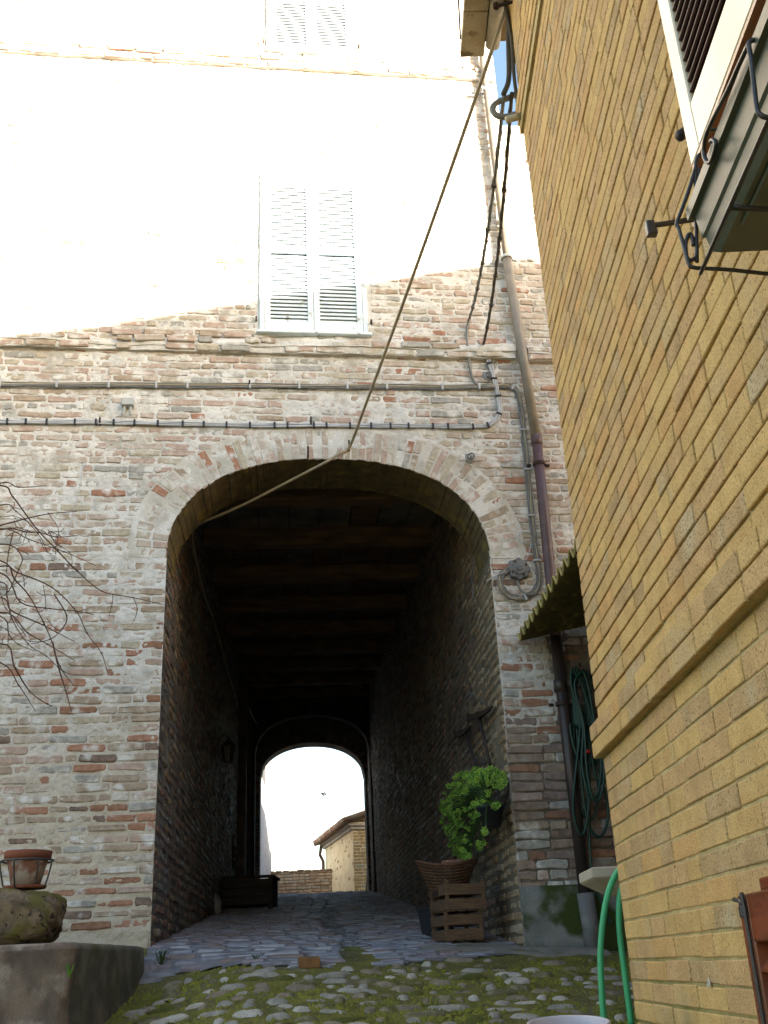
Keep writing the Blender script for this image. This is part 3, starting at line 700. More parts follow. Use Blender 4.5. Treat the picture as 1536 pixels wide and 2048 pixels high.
# far end of the passage: piers, arch and an inner rib
def end_arch():
    t = thing('inner_archway', F0+TU*16.3+TN*HW+ZV*1.5, 'dark brick archway with piers closing the far end of the passage', 'archway')
    def wall_with_arch(d0, d1, uL, uR, zs, rise, name, ztop, m_):
        us = np.linspace(0, 1, 41); m = MB(); fr = []; bk = []; 
        for k in us:
            u = uL+(uR-uL)*k; x = (2*k-1); z = zs+rise*max(0, 1-abs(x)**2.15)**(1/2.15)
            fr.append((u, z))
        pts = [(-.05, -.5), (-.05, ztop), (AW+.05, ztop), (AW+.05, -.5)]
        F3 = lambda u, z, d: F0+TU*d+TN*u+ZV*z
        # left pier, right pier, spandrel as strips, front and back
        for d in (d0, d1):
            m.add([F3(-.05, -.5, d), F3(uL, -.5, d), F3(uL, zs, d), F3(-.05, zs, d)], [(0, 1, 2, 3)])
            m.add([F3(uR, -.5, d), F3(AW+.05, -.5, d), F3(AW+.05, zs, d), F3(uR, zs, d)], [(0, 1, 2, 3)])
            m.add([F3(-.05, zs, d), F3(uL, zs, d), F3(uL, ztop, d), F3(-.05, ztop, d)], [(0, 1, 2, 3)])
            m.add([F3(uR, zs, d), F3(AW+.05, zs, d), F3(AW+.05, ztop, d), F3(uR, ztop, d)], [(0, 1, 2, 3)])
            for (a, za), (b, zb) in zip(fr[:-1], fr[1:]): m.add([F3(a, za, d), F3(b, zb, d), F3(b, ztop, d), F3(a, ztop, d)], [(0, 1, 2, 3)])
        pr = [(uL, -.5)]+fr+[(uR, -.5)]
        for (a, za), (b, zb) in zip(pr[:-1], pr[1:]): m.add([F3(a, za, d0), F3(b, zb, d0), F3(b, zb, d1), F3(a, za, d1)], [(0, 1, 2, 3)])
        m.build(name, m_, t)
        return fr
    z0 = gz(*(F0+TU*16.4+TN*HW)[:2])
    fr = wall_with_arch(16.2, 16.75, .29, AW-.06, z0+2.50, .80, 'end_wall', 6.6, M_PASSM)
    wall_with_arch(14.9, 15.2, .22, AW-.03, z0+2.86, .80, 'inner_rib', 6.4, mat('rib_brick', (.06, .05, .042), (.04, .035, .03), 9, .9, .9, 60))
    # the ring of bricks round the far opening
    b = Bricks('rough', [(.20, .06)], 4, PB, 77); rr = np.array(fr)
    Ls = np.concatenate([[0], np.cumsum(np.linalg.norm(np.diff(rr, axis=0), axis=1))]); n = 40
    for i in range(n):
        s_ = (i+.5)/n*Ls[-1]; u = np.interp(s_, Ls, rr[:, 0]); z = np.interp(s_, Ls, rr[:, 1]); u2 = np.interp(s_+.03, Ls, rr[:, 0]); z2 = np.interp(s_+.03, Ls, rr[:, 1])
        tx, tz = u2-u, z2-z
        if abs(tx)+abs(tz) < 1e-6: continue
        l = math.hypot(tx, tz); nx, nz = -tz/l, tx/l
        P = F0+TU*16.19+TN*(u+nx*.11)+ZV*(z+nz*.11)
        b.add(P, TN*nx+ZV*nz, TN*tx/l+ZV*tz/l, -TU, .21, Ls[-1]/n-.012, pick([.3, .3, .2, .2]), random.uniform(.004, .014))
    for uu, (a, e) in (('l', (-.02, .30)), ('r', (AW-.06, AW))):
        z = z0-.1
        while z < z0+2.5:
            b.add(F0+TU*16.19+TN*((a+e)/2)+ZV*(z+.035), TN, ZV, -TU, e-a-.02, .062, pick([.3, .3, .2, .2]), random.uniform(.002, .014)); z += .078
    b.build(t, 'ring_brick', 'ring_bricks', 140)
    for d in (10.2, 13.0):       # pilaster strips on the left wall
        m = MB(); m.box(F0+TU*(d+2.0)+TN*.06+ZV*2.7, TN*.09, TU*.14, ZV*3.0, 0, .02, .02); m.build('pilaster', M_PASSM, t)
end_arch()

# ================================================================== BEYOND THE PASSAGE
def laid(parent, name, rest, O, U, N, L, z0, z1, ph, lens, mats, wts, style='old', seed=90, nmax=120, pr=(0, .01), jn=.014, zfun=None):
    b = Bricks(style, [(lens[0], ph*.8), (lens[-1], ph*.8)], 4, mats, seed); z = z0
    while z < z1-ph*.5:
        u = -random.random()*.1
        while u < L:
            l = random.choice(lens); e = min(u+l, L); a = max(u, 0)
            if e-a > .04 and (zfun is None or z+ph < zfun((a+e)/2)):
                b.add(O+U*((a+e)/2)+ZV*(z+ph/2), U, ZV, N, e-a-jn, ph-jn, pick(wts), random.uniform(*pr), random.uniform(-.01, .01))
            u += l
        z += ph
    b.build(parent, name, rest, nmax)
def beyond():
    # low wall
    A = atY(520, 1760, 32.5); B = atY(676, 1760, 32.5); A[2] = B[2] = 0
    lw = thing('boundary_wall', [(A[0]+B[0])/2, 32.5, gz((A[0]+B[0])/2, 32.5)], 'low sunlit-looking stone and brick wall seen beyond the far arch', 'wall')
    U = (B-A)/np.linalg.norm(B-A); L = np.linalg.norm(B-A)+.6; Nn = np.array([0, -1., 0]); zt = atY(600, 1742, 32.5)[2]; zb = -.6
    m = MB(); m.box(A+U*(L/2-2.0)+ZV*(zt+zb)/2+np.array([0, .2, 0]), U*(L/2+2.0), np.array([0, .19, 0]), ZV*(zt-zb)/2); m.build('wall_core', M_FARM, lw)
    laid(lw, 'wall_stone', 'wall_stones', A-U*1.0, U, Nn, L+1.0, zt-1.4, zt, .088, [.26, .2, .15], [mat('wall_stone_pale', (.55, .46, .36), (.44, .36, .27), 8, .95), mat('wall_stone_pink', (.48, .36, .27), (.38, .28, .2), 8, .95), mat('wall_stone_grey', (.46, .42, .36), (.36, .33, .28), 8, .95)], [.45, .3, .25], 'rough', 91, 150, (-.01, .025), .018)
    cp = Bricks('rough', [(.26, .1)], 4, [M_TILE], 92); u = -1.0
    while u < L: cp.add(A+U*u+ZV*(zt+.01)+np.array([0, .15, 0]), U, np.array([0, 1., 0]), ZV, .2, .4, 0, random.uniform(.0, .035), random.uniform(-.1, .1)); u += .22
    cp.build(lw, 'coping_tile', 'coping_tiles', 40)
    # the small house on the right
    az = -13.0; HU = azv(az); HN = np.array([-math.cos(R(az)), math.sin(R(az)), 0]); C = np.array([-1.24, 29.0, 0]); D = C+HU*4.75; RU = -HN
    gzz = .2; zt = 3.42
    hs = thing('small_house', [C[0]+.5, 30.5, gz(C[0], 30)], 'small low house with tiled eaves and cream wall beyond the far arch', 'house')
    m = MB(); Wd = 5.0; ctr = C+HU*2.375+RU*Wd/2
    m.box(ctr+ZV*(gzz+zt)/2-ZV*.3, HU*2.375, RU*Wd/2, ZV*((zt-gzz)/2+.3)); m.build('wall', M_HOUSE, hs)
    laid(hs, 'brick', 'brick_courses', D, -HU, HN, 4.75, .6, zt, .085, [.3, .27, .15], [M_HOUSE, FARB[1]], [.9, .1], 'old', 93, 150, (-.004, .006))
    laid(hs, 'front_brick', 'front_bricks', C, RU, -HU, 2.4, .6, zt+.2, .085, [.3, .27, .15], FARB, [.45, .35, .2], 'old', 94, 100, (0, .012))
    for k, (o, z) in enumerate(((.07, 3.36), (.14, 3.45))):
        q = MB(); q.box(ctr+ZV*(z+.045), HU*(2.375+o), RU*(Wd/2+o), ZV*.044, 0, .01); q.build('cornice', M_PLASTER, hs)
    # roof: slopes up from the left eave, rows of round tiles
    r = MB(); pit = .30; E0 = C-HU*.35-RU*.32+ZV*3.55
    r.add([E0, E0+HU*5.5, E0+HU*5.5+RU*3.2+ZV*3.2*pit, E0+RU*3.2+ZV*3.2*pit], [(0, 1, 2, 3)]); r.add([q-ZV*.08 for q in [E0, E0+HU*5.5, E0+HU*5.5+RU*3.2+ZV*3.2*pit, E0+RU*3.2+ZV*3.2*pit]], [(3, 2, 1, 0)])
    roof = r.build('roof', M_TILE, hs)
    tl = MB(); tl.tube([E0*0, (RU+ZV*pit)*3.3], .085, 8); v0 = None
    k = 0; x = .0; me = None
    while x < 5.5:
        if me is None:
            o = tl.build('roof_tile_row', M_TILE, hs, True); me = o.data; dl = o.location.copy(); o.location = dl+Vector((E0+HU*x).tolist())
        else:
            o = bpy.data.objects.new('roof_tile_row', me); o.location = dl+Vector((E0+HU*x+ZV*random.uniform(-.01, .015)).tolist()); link(o, hs)
        x += .19
    gp = MB(); gp.tube([D-RU*.1+HU*.1+ZV*3.5, D-RU*.16+HU*.05+ZV*3.2, D-RU*.06+HU*.05+ZV*3.0, D-RU*.06+HU*.05+ZV*.3], .05, 8); gp.build('downspout', M_GUTT, hs)
    # building on the left just outside
    lb = thing('neighbour_house', F0+TU*19+TN*.2+ZV*1.2, 'pale plastered side wall rising just outside the far arch on the left', 'house')
    m = MB(); A2 = np.array([-3.32, 24.9, 0]); B2 = atY(543, 1740, 33.0); B2[2] = 0; dU = (B2-A2); Lb = np.linalg.norm(dU); dU /= Lb; dN = np.array([dU[1], -dU[0], 0])
    m.box((A2+B2)/2-dN*1.5+ZV*3.2, dU*Lb/2, dN*1.5, ZV*4.0, 0, .03); m.build('wall', mat('pale_plaster_rough', (.42, .42, .45), (.33, .33, .36), 3, .95, .8, 25, (.25, .22, .2), 4, (.58, .7)), lb)
    laid(lb, 'quoin_brick', 'quoin_bricks', B2+dU*.0-dN*3, dN, dU*1.0, 3.0, .3, 5, .09, [.3, .2], FARB, [.4, .3, .3], 'old', 95, 30)
    # leaning pole, weeds
    lp_ = MB(); q0 = atY(724, 1779, 28.3); q1 = atY(736, 1740, 28.5); q0[2] = gz(q0[0], 28.3); lp_.tube([q0, q1, q1*1.0+(q1-q0)*.15], .02, 6); o = lp_.build('leaning_pole', M_WOOD)
    tag(o, 'thin wooden pole leaning on the front wall of the small house', 'pole')
    for nm, px, py, Y, hgt, lab in (('weed_clump', 600, 1775, 31.8, .45, 'short green weed clump at the middle of the low far wall'), ('weed_clump', 657, 1770, 31.6, .55, 'green weed clump in the corner between low wall and small house')):
        P = atY(px, py, Y); P[2] = gz(P[0], Y)+.3
        leafy(nm, P, hgt, 60, M_WEED, lab, .25, base=-.3)
    # bird
    P = atY(648, 1588, 42.0); b = MB(); b.lathe(P, [(.004, -.12), (.03, -.08), (.045, 0), (.035, .06), (.025, .09), (.004, .12)], 8, 0, (.5, -.2, .9))
    b.add([P+np.array([0, 0, .03]), P+np.array([-.16, .05, .10]), P+np.array([-.10, .05, -.02]), P+np.array([0, 0, -.04])], [(0, 1, 2, 3), (3, 2, 1, 0)])
    b.add([P+np.array([0, 0, .03]), P+np.array([.10, -.05, .02]), P+np.array([.08, -.05, -.06]), P+np.array([0, 0, -.04])], [(0, 1, 2, 3), (3, 2, 1, 0)])
    tag(b.build('bird', M_FEATH), 'tiny dark bird flying in the white sky framed by the far arch', 'bird')
def leafy(name, P, h, n, m_, label, rad=.1, base=0.0, parent=None, cat='plant'):
    mb = MB(); P = np.array(P, float); rg = random.Random(int(P[0]*1000))
    for i in range(n):
        a = rg.random()*6.28; r_ = rad*math.sqrt(rg.random()); t = rg.random(); s_ = h*rg.uniform(.10, .2)
        b0 = P+np.array([r_*math.cos(a)*(.4+.6*t), r_*math.sin(a)*(.4+.6*t), base+h*t])
        dr = np.array([math.cos(a), math.sin(a), rg.uniform(.1, .9)]); dr /= np.linalg.norm(dr); sd_ = np.cross(dr, [0, 0, 1.]); sd_ /= np.linalg.norm(sd_)
        mb.add([b0, b0+dr*s_*.5+sd_*s_*.28, b0+dr*s_, b0+dr*s_*.5-sd_*s_*.28], [(0, 1, 2, 3)])
    for i in range(6):
        a = rg.random()*6.28; mb.tube([P+ZV*base, P+ZV*(base+h*.5)+np.array([math.cos(a), math.sin(a), 0])*rad*.3, P+ZV*(base+h*.9)+np.array([math.cos(a), math.sin(a), 0])*rad*.6], .004, 4)
    o = mb.build(name, m_, parent)
    if parent is None: tag(o, label, cat)
    return o
beyond()

# ================================================================== THE YELLOW HOUSE
yh = thing('yellow_brick_house', Yw(-2, -.6), 'yellow-ochre brick house wall rising along the right with projecting brick band', 'house')
sheet('wall_mortar', Y0, YU, ZV, YN, -7.0, 0.0, -1.6, 5.35, .035, lambda s, z: -.0048+.003*fbm(s*20, z*25, 71), M_YMORT, yh)
YE = -YN; 
sheet('end_wall_mortar', Y0, YE, ZV, YU, 0.0, 7.0, -1.6, 5.35, .07, lambda s, z: -.008+.003*fbm(s*20, z*25, 72), M_YMORT, yh)
m = MB(); m.box(Y0+YU*-3.53+YE*4.03+ZV*1.85, YU*3.515, YE*4.015, ZV*3.5); m.build('house_core', M_YMORT, yh)
yb = Bricks('crisp', [(.30, .062), (.20, .062), (.145, .062), (.09, .062)], 5, YB, 70)
BAND = [(.783, .93, .038), (4.322, 4.47, .030)]
def yellow_bricks():
    ph = .0735
    k0 = int(math.floor((-1.55-.783)/ph)); z = .783+k0*ph; row = 0
    while z < 5.33:
        off = .0
        for a, b, o_ in BAND:
            if a-.01 < z < b-.01: off = o_
        if off == 0 and z > .93: off = .006
        s_ = 0.0+(off if off > .01 else 0); first = True; pat = (row % 2)
        while s_ > -6.9:
            L = (.155 if pat else .31) if first else random.choice([.31, .31, .31, .155, .31, .205, .155, .31])
            first = False
            yb.add(Yw(s_-L/2, z+ph/2+random.uniform(-.0015, .0015)), YU, ZV, YN, L-random.uniform(.005, .011), ph-.0085+random.uniform(-.0015, .0015), pick([.34, .22, .2, .14, .10]), off+random.uniform(-.002, .0025), random.uniform(-.004, .004))
            s_ -= L
        e = 0.0
        while e < 3.2:       # the end wall round the corner
            L = random.choice([.31, .155, .31]); yb.add(Y0+YE*(e+L/2)+ZV*(z+ph/2), YE, ZV, YU, L-.009, ph-.012, pick([.34, .22, .2, .14, .10]), off+random.uniform(-.002, .002)); e += L
        z += ph; row += 1
yellow_bricks()
yb.build(yh, 'brick', 'brick_courses', 300, show=lambda x, y: True)
for a, b, o_ in BAND:
    m = MB(); m.box(Yw(-3.5, (a+b)/2-.002, o_/2-.008), YU*(3.5+o_-.012), ZV*((b-a)/2-.006), YN*(o_/2)); m.box(Y0+YE*3.5+YU*(o_/2-.008)+ZV*((a+b)/2-.002), YE*3.5, ZV*((b-a)/2-.006), YU*(o_/2)); m.build('brick_band', M_YMORT, yh)
# eave and roof
def yroof():
    zt = 5.36; ov = .27
    for s0, s1 in ((.36, .02), (.01, -1.3), (-1.31, -3.0), (-3.01, -5.2)):
        m = MB(); m.box(Yw((s0+s1)/2, zt-.04, ov-.07), YU*(s0-s1)/2, ZV*.022, YN*.075, 0, .004); m.build('eave_board', M_EAVE, yh)
    m = MB(); m.box(Yw(-2.6, zt+.02, .10), YU*2.90, ZV*.02, YN*.14); m.build('soffit', mat('soffit_wood', (.32, .24, .14), (.25, .19, .11), 6, .85), yh)
    m = MB(); m.tube([Yw(.28, zt-.055, .075), Yw(-5.5, zt-.055, .075)], .045, 12); m.build('eave_moulding', M_EAVE, yh, True)
    # gable roof with the ridge running along the yard
    rg0 = 5.1; E = zt+.06; Rz = 7.32+.12; xr = 5.1
    A = [Yw(.30, E+.03, ov-.05), Yw(-11, E+.03, ov-.05), Yw(-11, Rz, -xr), Yw(.45, Rz, -xr)]
    m = MB(); m.add(A, [(0, 1, 2, 3)]); m.add([q-ZV*.09 for q in A], [(3, 2, 1, 0)])
    B = [A[3], A[2], Yw(-11, E, -2*xr), Yw(.45, E, -2*xr)]; m.add(B, [(0, 1, 2, 3)]); m.add([q-ZV*.09 for q in B], [(3, 2, 1, 0)])
    m.add([A[0], A[3], A[3]-ZV*.09, A[0]-ZV*.09], [(0, 1, 2, 3)]); m.build('roof', M_TILE, yh)
    g = MB()
    for s_ in (.0, -10.8):
        g.add([Yw(s_, E-.1, 0), Yw(s_, Rz-.1, -xr), Yw(s_, E-.1, -2*xr), Yw(s_, -1, -2*xr), Yw(s_, -1, 0)], [(0, 1, 2, 3, 4)])
    g.add([Yw(0, E-.1, -2*xr), Yw(-10.8, E-.1, -2*xr), Yw(-10.8, -1, -2*xr), Yw(0, -1, -2*xr)], [(0, 1, 2, 3)])
    g.add([Yw(-7, E-.1, 0), Yw(-10.8, E-.1, 0), Yw(-10.8, -2, 0), Yw(-7, -2, 0)], [(0, 1, 2, 3)])
    g.build('gable', M_YMORT, yh)
    t = MB(); 
    m = MB(); m.tube([atY(917, 0, 4.9), atY(921, 78, 4.93)], .006, 6); m.build('gutter_rod', M_RUST, yh)
yroof()
# upper window shutter, folded flat against the wall
def wall_shutter(s_far, zb, L, H, off, mf, ms, pitch, parent, rod=False):
    t = .022; st = .075
    m = MB()
    fr = [(s_far-st/2, zb+H/2, st/2, H/2), (s_far-L+st/2, zb+H/2, st/2, H/2), (s_far-L/2, zb+.07, L/2-st, .07), (s_far-L/2, zb+H-.055, L/2-st, .055)]
    for s_, z, a, b in fr: m.box(Yw(s_, z, off), YU*a, ZV*b, YN*t, 0, .004)
    sh = m.build('shutter', mf, parent); o0 = None; z = zb+.16
    while z < zb+H-.12:
        if o0 is None:
            q = MB(); v1 = ZV*.80+YN*-.60; q.box(Yw(s_far-L/2, z, off), YU*(L/2-st), v1*.026, np.cross(YU, v1)*.005, 0, .002); o0 = q.build('slat', ms, sh); z00 = z
        else:
            o = bpy.data.objects.new('slat', o0.data); o.location = o0.location+Vector((0, 0, z-z00)); link(o, sh)
        z += pitch
    bk = MB(); bk.box(Yw(s_far-L/2, zb+H/2, off-.03), YU*(L/2-.02), ZV*(H/2-.02), YN*.003); bk.build('shutter_back', M_SLATR, sh)
    return sh
us = wall_shutter(-2.49, 1.84, .62, 1.5, .075, M_CREAM, M_SLATR, .036, yh)
q = MB(); q.box(Yw(-2.49-.31, 1.832, .075), YU*.305, ZV*.006, YN*.021); q.build('shutter_underside', M_VARN, us)
def ysz(px, py, off):
    P = yp(px, py, off); return float((P-Y0)@YU), float(P[2])
sL, zL = ysz(1491, 1790, .06)
ls = wall_shutter(sL, -1.02, .62, zL+1.02, .06, M_VARN, M_VARN, .075, yh)
q = MB(); q.box(Yw(sL-.20, zL+.018, .035), YU*.12, ZV*.016, YN*.012, 0, .003); q.build('shutter_top_rail', M_VARN, ls)
sR, zR = ysz(1489, 1820, .09); q = MB(); q.tube(spline([yp(1468, 1799, .09), yp(1477, 1801, .09), yp(1485, 1809, .09), Yw(sR, zR, .09), Yw(sR, -.4, .09), Yw(sR, -1.0, .09)], 6), .0055, 8); q.build('bolt_rod', M_IRON, ls, True)
q = MB(); q.box(yp(1491, 1823, .083), YU*.010, ZV*.014, YN*.014, 0, .003); q.build('bolt_keeper', M_IRON, ls)
# the window itself, right of the frame's edge
q = MB(); q.box(Yw(-3.75, 2.55, .0), YU*.55, ZV*.80, YN*.018); q.build('window', M_DARK, yh); 
q = MB(); q.box(Yw(-3.75, 1.70, .04), YU*.62, ZV*.03, YN*.06, 0, .005); q.build('window_sill', M_SINK, yh)
# shutter stop and holdback
q = MB(); c = yp(1368, 252, .03); q.lathe(c-YN*.03, [(.0, 0), (.011, 0), (.011, .028), (.016, .03), (.016, .062), (.013, .066), (.0, .066)], 12, 0, YN*.8+ZV*-.6); q.build('shutter_stop', M_BLACK, yh, True)
hb = MB(); c = yp(1393, 438, 0.0); tip = hit(1300, 452, c, YU); hb.tube([c, c+(tip-c)*.5, tip], .008, 8); hb.box(tip-ZV*.004, YN*.012, YU*.012, ZV*.018, 0, .003); hb.box(tip-ZV*.024+YN*-.002, YN*.014, YU*.012, ZV*.01, 0, .003)
hb.lathe(c-YN*.005, [(.0, 0), (.03, 0), (.022, .012), (.0, .014)], 10, 0, YN); hb.build('holdback_arm', M_IRON, yh)
# small wall pieces: pipe outlet stub and a smear of lime
q = MB(); c = Yw(-.03, 4.40, .0); q.tube([c+YU*-.02, atY(1012, 240, 4.55)], .02, 8); q.build('stub_pipe', M_EAVE, yh, True)
q = MB(); c = yp(1418, 1967, .004); q.lathe(c, [(.0, .006), (.010, .004), (.014, 0)], 8, 0, YN, .006); q.build('lime_splash', M_PLASTER, yh)

# ------------------------------------------------------------------ planter box in its iron holder
SP = -2.83
def on_end(px, py, s_=SP): return hit(px, py, Yw(s_, 0, 0), YU)
pb = thing('planter_box', Yw(-3.2, 1.29, .15), 'dark green plastic window planter held by wrought iron at the top right', 'planter')
def planter():
    z0, z1 = 1.285, 1.425; o0, o1 = .05, .24; s0, s1 = -2.86, -3.75
    m = MB(); 
    def loop(z, e): return [Yw(s0+e, z, o0-e), Yw(s0+e, z, o1+e), Yw(s1-e, z, o1+e), Yw(s1-e, z, o0-e)]
    rings = [loop(z0, -.012), loop(z0+.012, 0.0), loop(z0+.05, .004), loop(z0+.055, .010), loop(z1-.03, .014), loop(z1-.028, .026), loop(z1, .026), loop(z1, .012), loop(z1-.03, .008)]
    V = [p for r_ in rings for p in r_]; n = 4
    Fc = [(i*n+k, i*n+(k+1) % n, (i+1)*n+(k+1) % n, (i+1)*n+k) for i in range(len(rings)-1) for k in range(n)]+[(0, 1, 2, 3), (32, 33, 34, 35)]
    m.add(V, Fc); m.build('box', M_PLANTER, pb)
    for k in range(2):
        q = MB(); s_ = s0-.10-k*.42; q.box(Yw(s_-.16, z0-.004, (o0+o1)/2), YU*.16, YN*.07, ZV*.004, 0, .003); q.build('base_rib', M_PLANTER, pb)
    so = MB(); so.box(Yw((s0+s1)/2, z1-.03, (o0+o1)/2), YU*(s0-s1)/2, YN*.085, ZV*.01); so.build('soil', M_EARTH, pb)
planter()
hd = thing('planter_holder', Yw(-3.0, 1.27, .15), 'black wrought iron scroll holder cradling the planter box on the yellow wall', 'planter holder')
def holder():
    def bar(pts, name, r_=.0045, n=6): 
        q = MB(); q.tube(spline(pts, n), r_, 6); q.build(name, M_IRON, hd, True)
    E = lambda x, y: on_end(1280+x/3.531, y/3.531)
    bar([E(395, 1180), E(330, 1385), E(262, 1570), E(272, 1610), E(310, 1740), E(345, 1865), E(385, 1890), E(470, 1896), E(640, 1906), E(880, 1932), E(1000, 1940)], 'end_frame')
    bar([E(402, 1850), E(396, 1500), E(393, 1200), E(400, 1130), E(425, 1090), E(462, 1110), E(475, 1190), E(455, 1262), E(430, 1270), E(415, 1230), E(415, 1190)], 'upright_scroll')
    bar([E(378, 1735), E(365, 1665), E(340, 1660), E(322, 1720), E(330, 1810), E(358, 1838), E(395, 1815), E(402, 1770)], 'lower_scroll')
    G = lambda px, py: yp(1280+px/3.531, py/3.531, .275)
    c1 = G(772, 300); sN = float((c1-Y0)@YU); N_ = lambda x, y: on_end(1280+x/3.531, y/3.531, sN)
    bar([G(472, 935), G(520, 830), G(620, 635), G(700, 455), c1], 'top_rail', .0045)
    bar([N_(1100, 270), N_(960, 280), N_(850, 283), c1, N_(785, 420), N_(805, 600), N_(826, 765), N_(850, 810), N_(904, 832), N_(1100, 860)], 'near_frame', .0045)
    bar([G(472, 935), G(455, 1000), G(450, 1080), G(470, 1140), G(500, 1140), G(525, 1070), G(535, 1010), G(515, 985), G(500, 1000)], 'side_scroll', .0045)
    for k, s_ in enumerate((SP-.20, SP-.42, SP-.66)):
        bar([Yw(s_, 1.268, .255), Yw(s_, 1.258, .16), Yw(s_, 1.262, .03), Yw(s_, 1.27, .0)], 'cross_bar', .006)
    bar([Yw(SP, 1.266, .26), Yw(-3.75, 1.266, .26)], 'bottom_rail', .0045, 2)
    bar([E(480, 920), E(560, 915), E(700, 908), E(780, 890), E(820, 850), E(822, 760), E(800, 680), E(765, 645), E(735, 680), E(722, 760), E(735, 830), E(762, 835)], 'long_scroll')
holder()
bp = thing('black_pot', on_end(1530, 175, -3.15)-ZV*.05, 'small black plastic pot hung in the ironwork beside the planter box', 'pot')
q = MB(); c = on_end(1546, 232, -2.98); q.lathe(c, [(.0, 0), (.028, 0), (.033, .006), (.034, .045), (.037, .047), (.037, .055), (.034, .057), (.033, .09), (.026, .09), (.0, .08)], 20); q.build('pot_body', M_BLACK, bp, True)

# ================================================================== PIPES, CABLES AND FITTINGS ON THE FACADE
dp = thing('drain_pipe', fp(1185, 1885, .1), 'long drainpipe down the facade, beige above, maroon in the middle, dark brown below', 'pipe')
def pipe():
    o = .075
    def seg(name, pts, r_, m_):
        q = MB(); q.tube(pts, r_, 14); q.build(name, m_, dp, True)
    A = F(3.20, 11.0, o); B = fp(1013, 513, o); C = fp(1074, 885, o); D = fp(1103, 1175, o); E = fp(1112, 1280, o); G = fp(1172, 1800, o); H = fp(1187, 1884, o)
    seg('upper_pipe', [A, F(3.16, 8.9, o), B], .038, M_ZINC); seg('middle_pipe', [B-ZV*.0, C], .046, M_ZINC)
    seg('maroon_pipe', [C+ZV*.05, (C+D)/2, D, E], .047, M_MAROON); seg('lower_pipe', [E+ZV*.03, (E+G)/2, G], .050, M_DKPIPE); seg('pipe_base', [G+ZV*.05, H-ZV*.05], .066, M_GPIPE)
    def cl(P, m_=M_RUST):
        q = MB(); q.lathe(P-ZV*.014, [(.046, 0), (.058, 0), (.058, .028), (.046, .028)], 14, 0); q.box(P+FU*.085-FN*.03, FU*.02, FN*.012, ZV*.012, 0, .003); q.box(P-FU*.085-FN*.03, FU*.02, FN*.012, ZV*.012, 0, .003); q.build('pipe_clamp', m_, dp)
    for px, py, m_ in ((1078, 928, M_RUST), (1125, 1408, M_RUST), (1013, 516, M_BOXG), (962, 182, M_BOXG)): cl(fp(px, py, o), m_)
    for P, r1 in ((C+ZV*.02, .0525), (fp(1121, 1372, o), .056)):
        q = MB(); q.lathe(P-ZV*.05, [(.045, 0), (r1, .004), (r1, .10), (.045, .104)], 14); q.build('pipe_collar', M_MAROON if r1 < .054 else M_DKPIPE, dp, True)
pipe()
def cable(name, pts, r_, m_, label, n=8, cat='cable', group=None, seg=6):
    q = MB(); q.tube(spline(pts, n), r_, seg); o = q.build(name, m_, None, True); return tag(o, label, cat, group)
# the long slack cable across the yard into the passage
a0 = Yw(-.02, 5.25, .03); K = fp(699, 894, .04); pts = []
for k in range(9):
    t = k/8; p = a0*(1-t)+K*t; p = p-ZV*(.10*4*t*(1-t)*.5); pts.append(p)
D_ = lambda x, y, d: hit(x, y, F0+TU*d, TU)
c2 = [fp(680, 906, .045), D_(656, 922, .03), D_(618, 942, .13), D_(560, 972, .28), D_(500, 1003, .44), D_(445, 1028, .58), D_(404, 1045, .70), D_(390, 1056, 1.0), lp(384, 1070, .05), lp(392, 1120, .05), lp(410, 1195, .05), lp(430, 1250, .05), lp(452, 1330, .05), lp(465, 1375, .05), lp(475, 1412, .05)]
cable('slack_cable', pts+c2, .013, M_CABLE, 'beige cable slung from the yellow eave to the arch crown and on into the passage')
cable('loose_wire', [lp(496, 1413, .25), lp(512, 1445, .25), lp(530, 1466, .25), lp(542, 1468, .25), lp(550, 1490, .25), lp(556, 1502, .25)], .012, M_CABLE, 'short beige wire sagging under the ceiling near the far arch', 5)
# twin black and beige lines down to the wall
def twisted(name, A, B, Bpx, label, m_):
    P = [A+(B-A)*t-ZV*.18*4*t*(1-t) for t in np.linspace(0, 1, 14)]
    t_ = thing(name, B, label, 'cable'); q = MB(); q.tube(spline(P, 4), .012, 6); q.build('core', m_, t_, True)
    q = MB(); S = spline(P, 10); S = [p+np.array([math.cos(i*.55), 0, math.sin(i*.55)])*.011 for i, p in enumerate(S)]; q.tube(S, .005, 5); q.build('wrapping', M_CABLED, t_, True)
    for k in range(3, len(P)-1, 2):
        q = MB(); d_ = P[k+1]-P[k-1]; d_ /= np.linalg.norm(d_); q.tube([P[k]-d_*.012, P[k]+d_*.012], .019, 6); q.build('cable_tie', M_CABLED, t_)
br = Yw(.03, 4.62, .09)
twisted('twisted_cable', br, fp(937, 642, .03), None, 'left of two twisted cables dropping from the yellow corner to the facade', M_CABLEG)
twisted('twisted_cable', br+YN*-.05+ZV*.03, fp(967, 688, .03), None, 'right of two twisted cables dropping from the yellow corner to the facade', M_CABLED)
q = MB(); q.tube(spline([Yw(-.02, 5.25, .01), Yw(.0, 5.0, .03), Yw(.02, 4.75, .05), br+ZV*.02], 6), .016, 7); q.tube(spline([Yw(-.05, 5.3, .03), Yw(-.03, 5.0, .015), Yw(-.0, 4.75, .02), Yw(.02, 4.55, .015)], 6), .011, 6)
tag(q.build('riser_cable', M_CABLED, None, True), 'dark cables climbing the yellow house corner up to the eave', 'cable')
q = MB(); q.tube([Yw(-.15, 5.18, .0), Yw(-.12, 5.18, .10)], .01, 6); q.lathe(Yw(-.12, 5.17, .10), [(.0, 0), (.018, 0), (.018, .03), (.0, .03)], 8); tag(q.build('cable_hook', M_RUST), 'iron hook holding cables on the yellow wall just under the eave', 'hook')
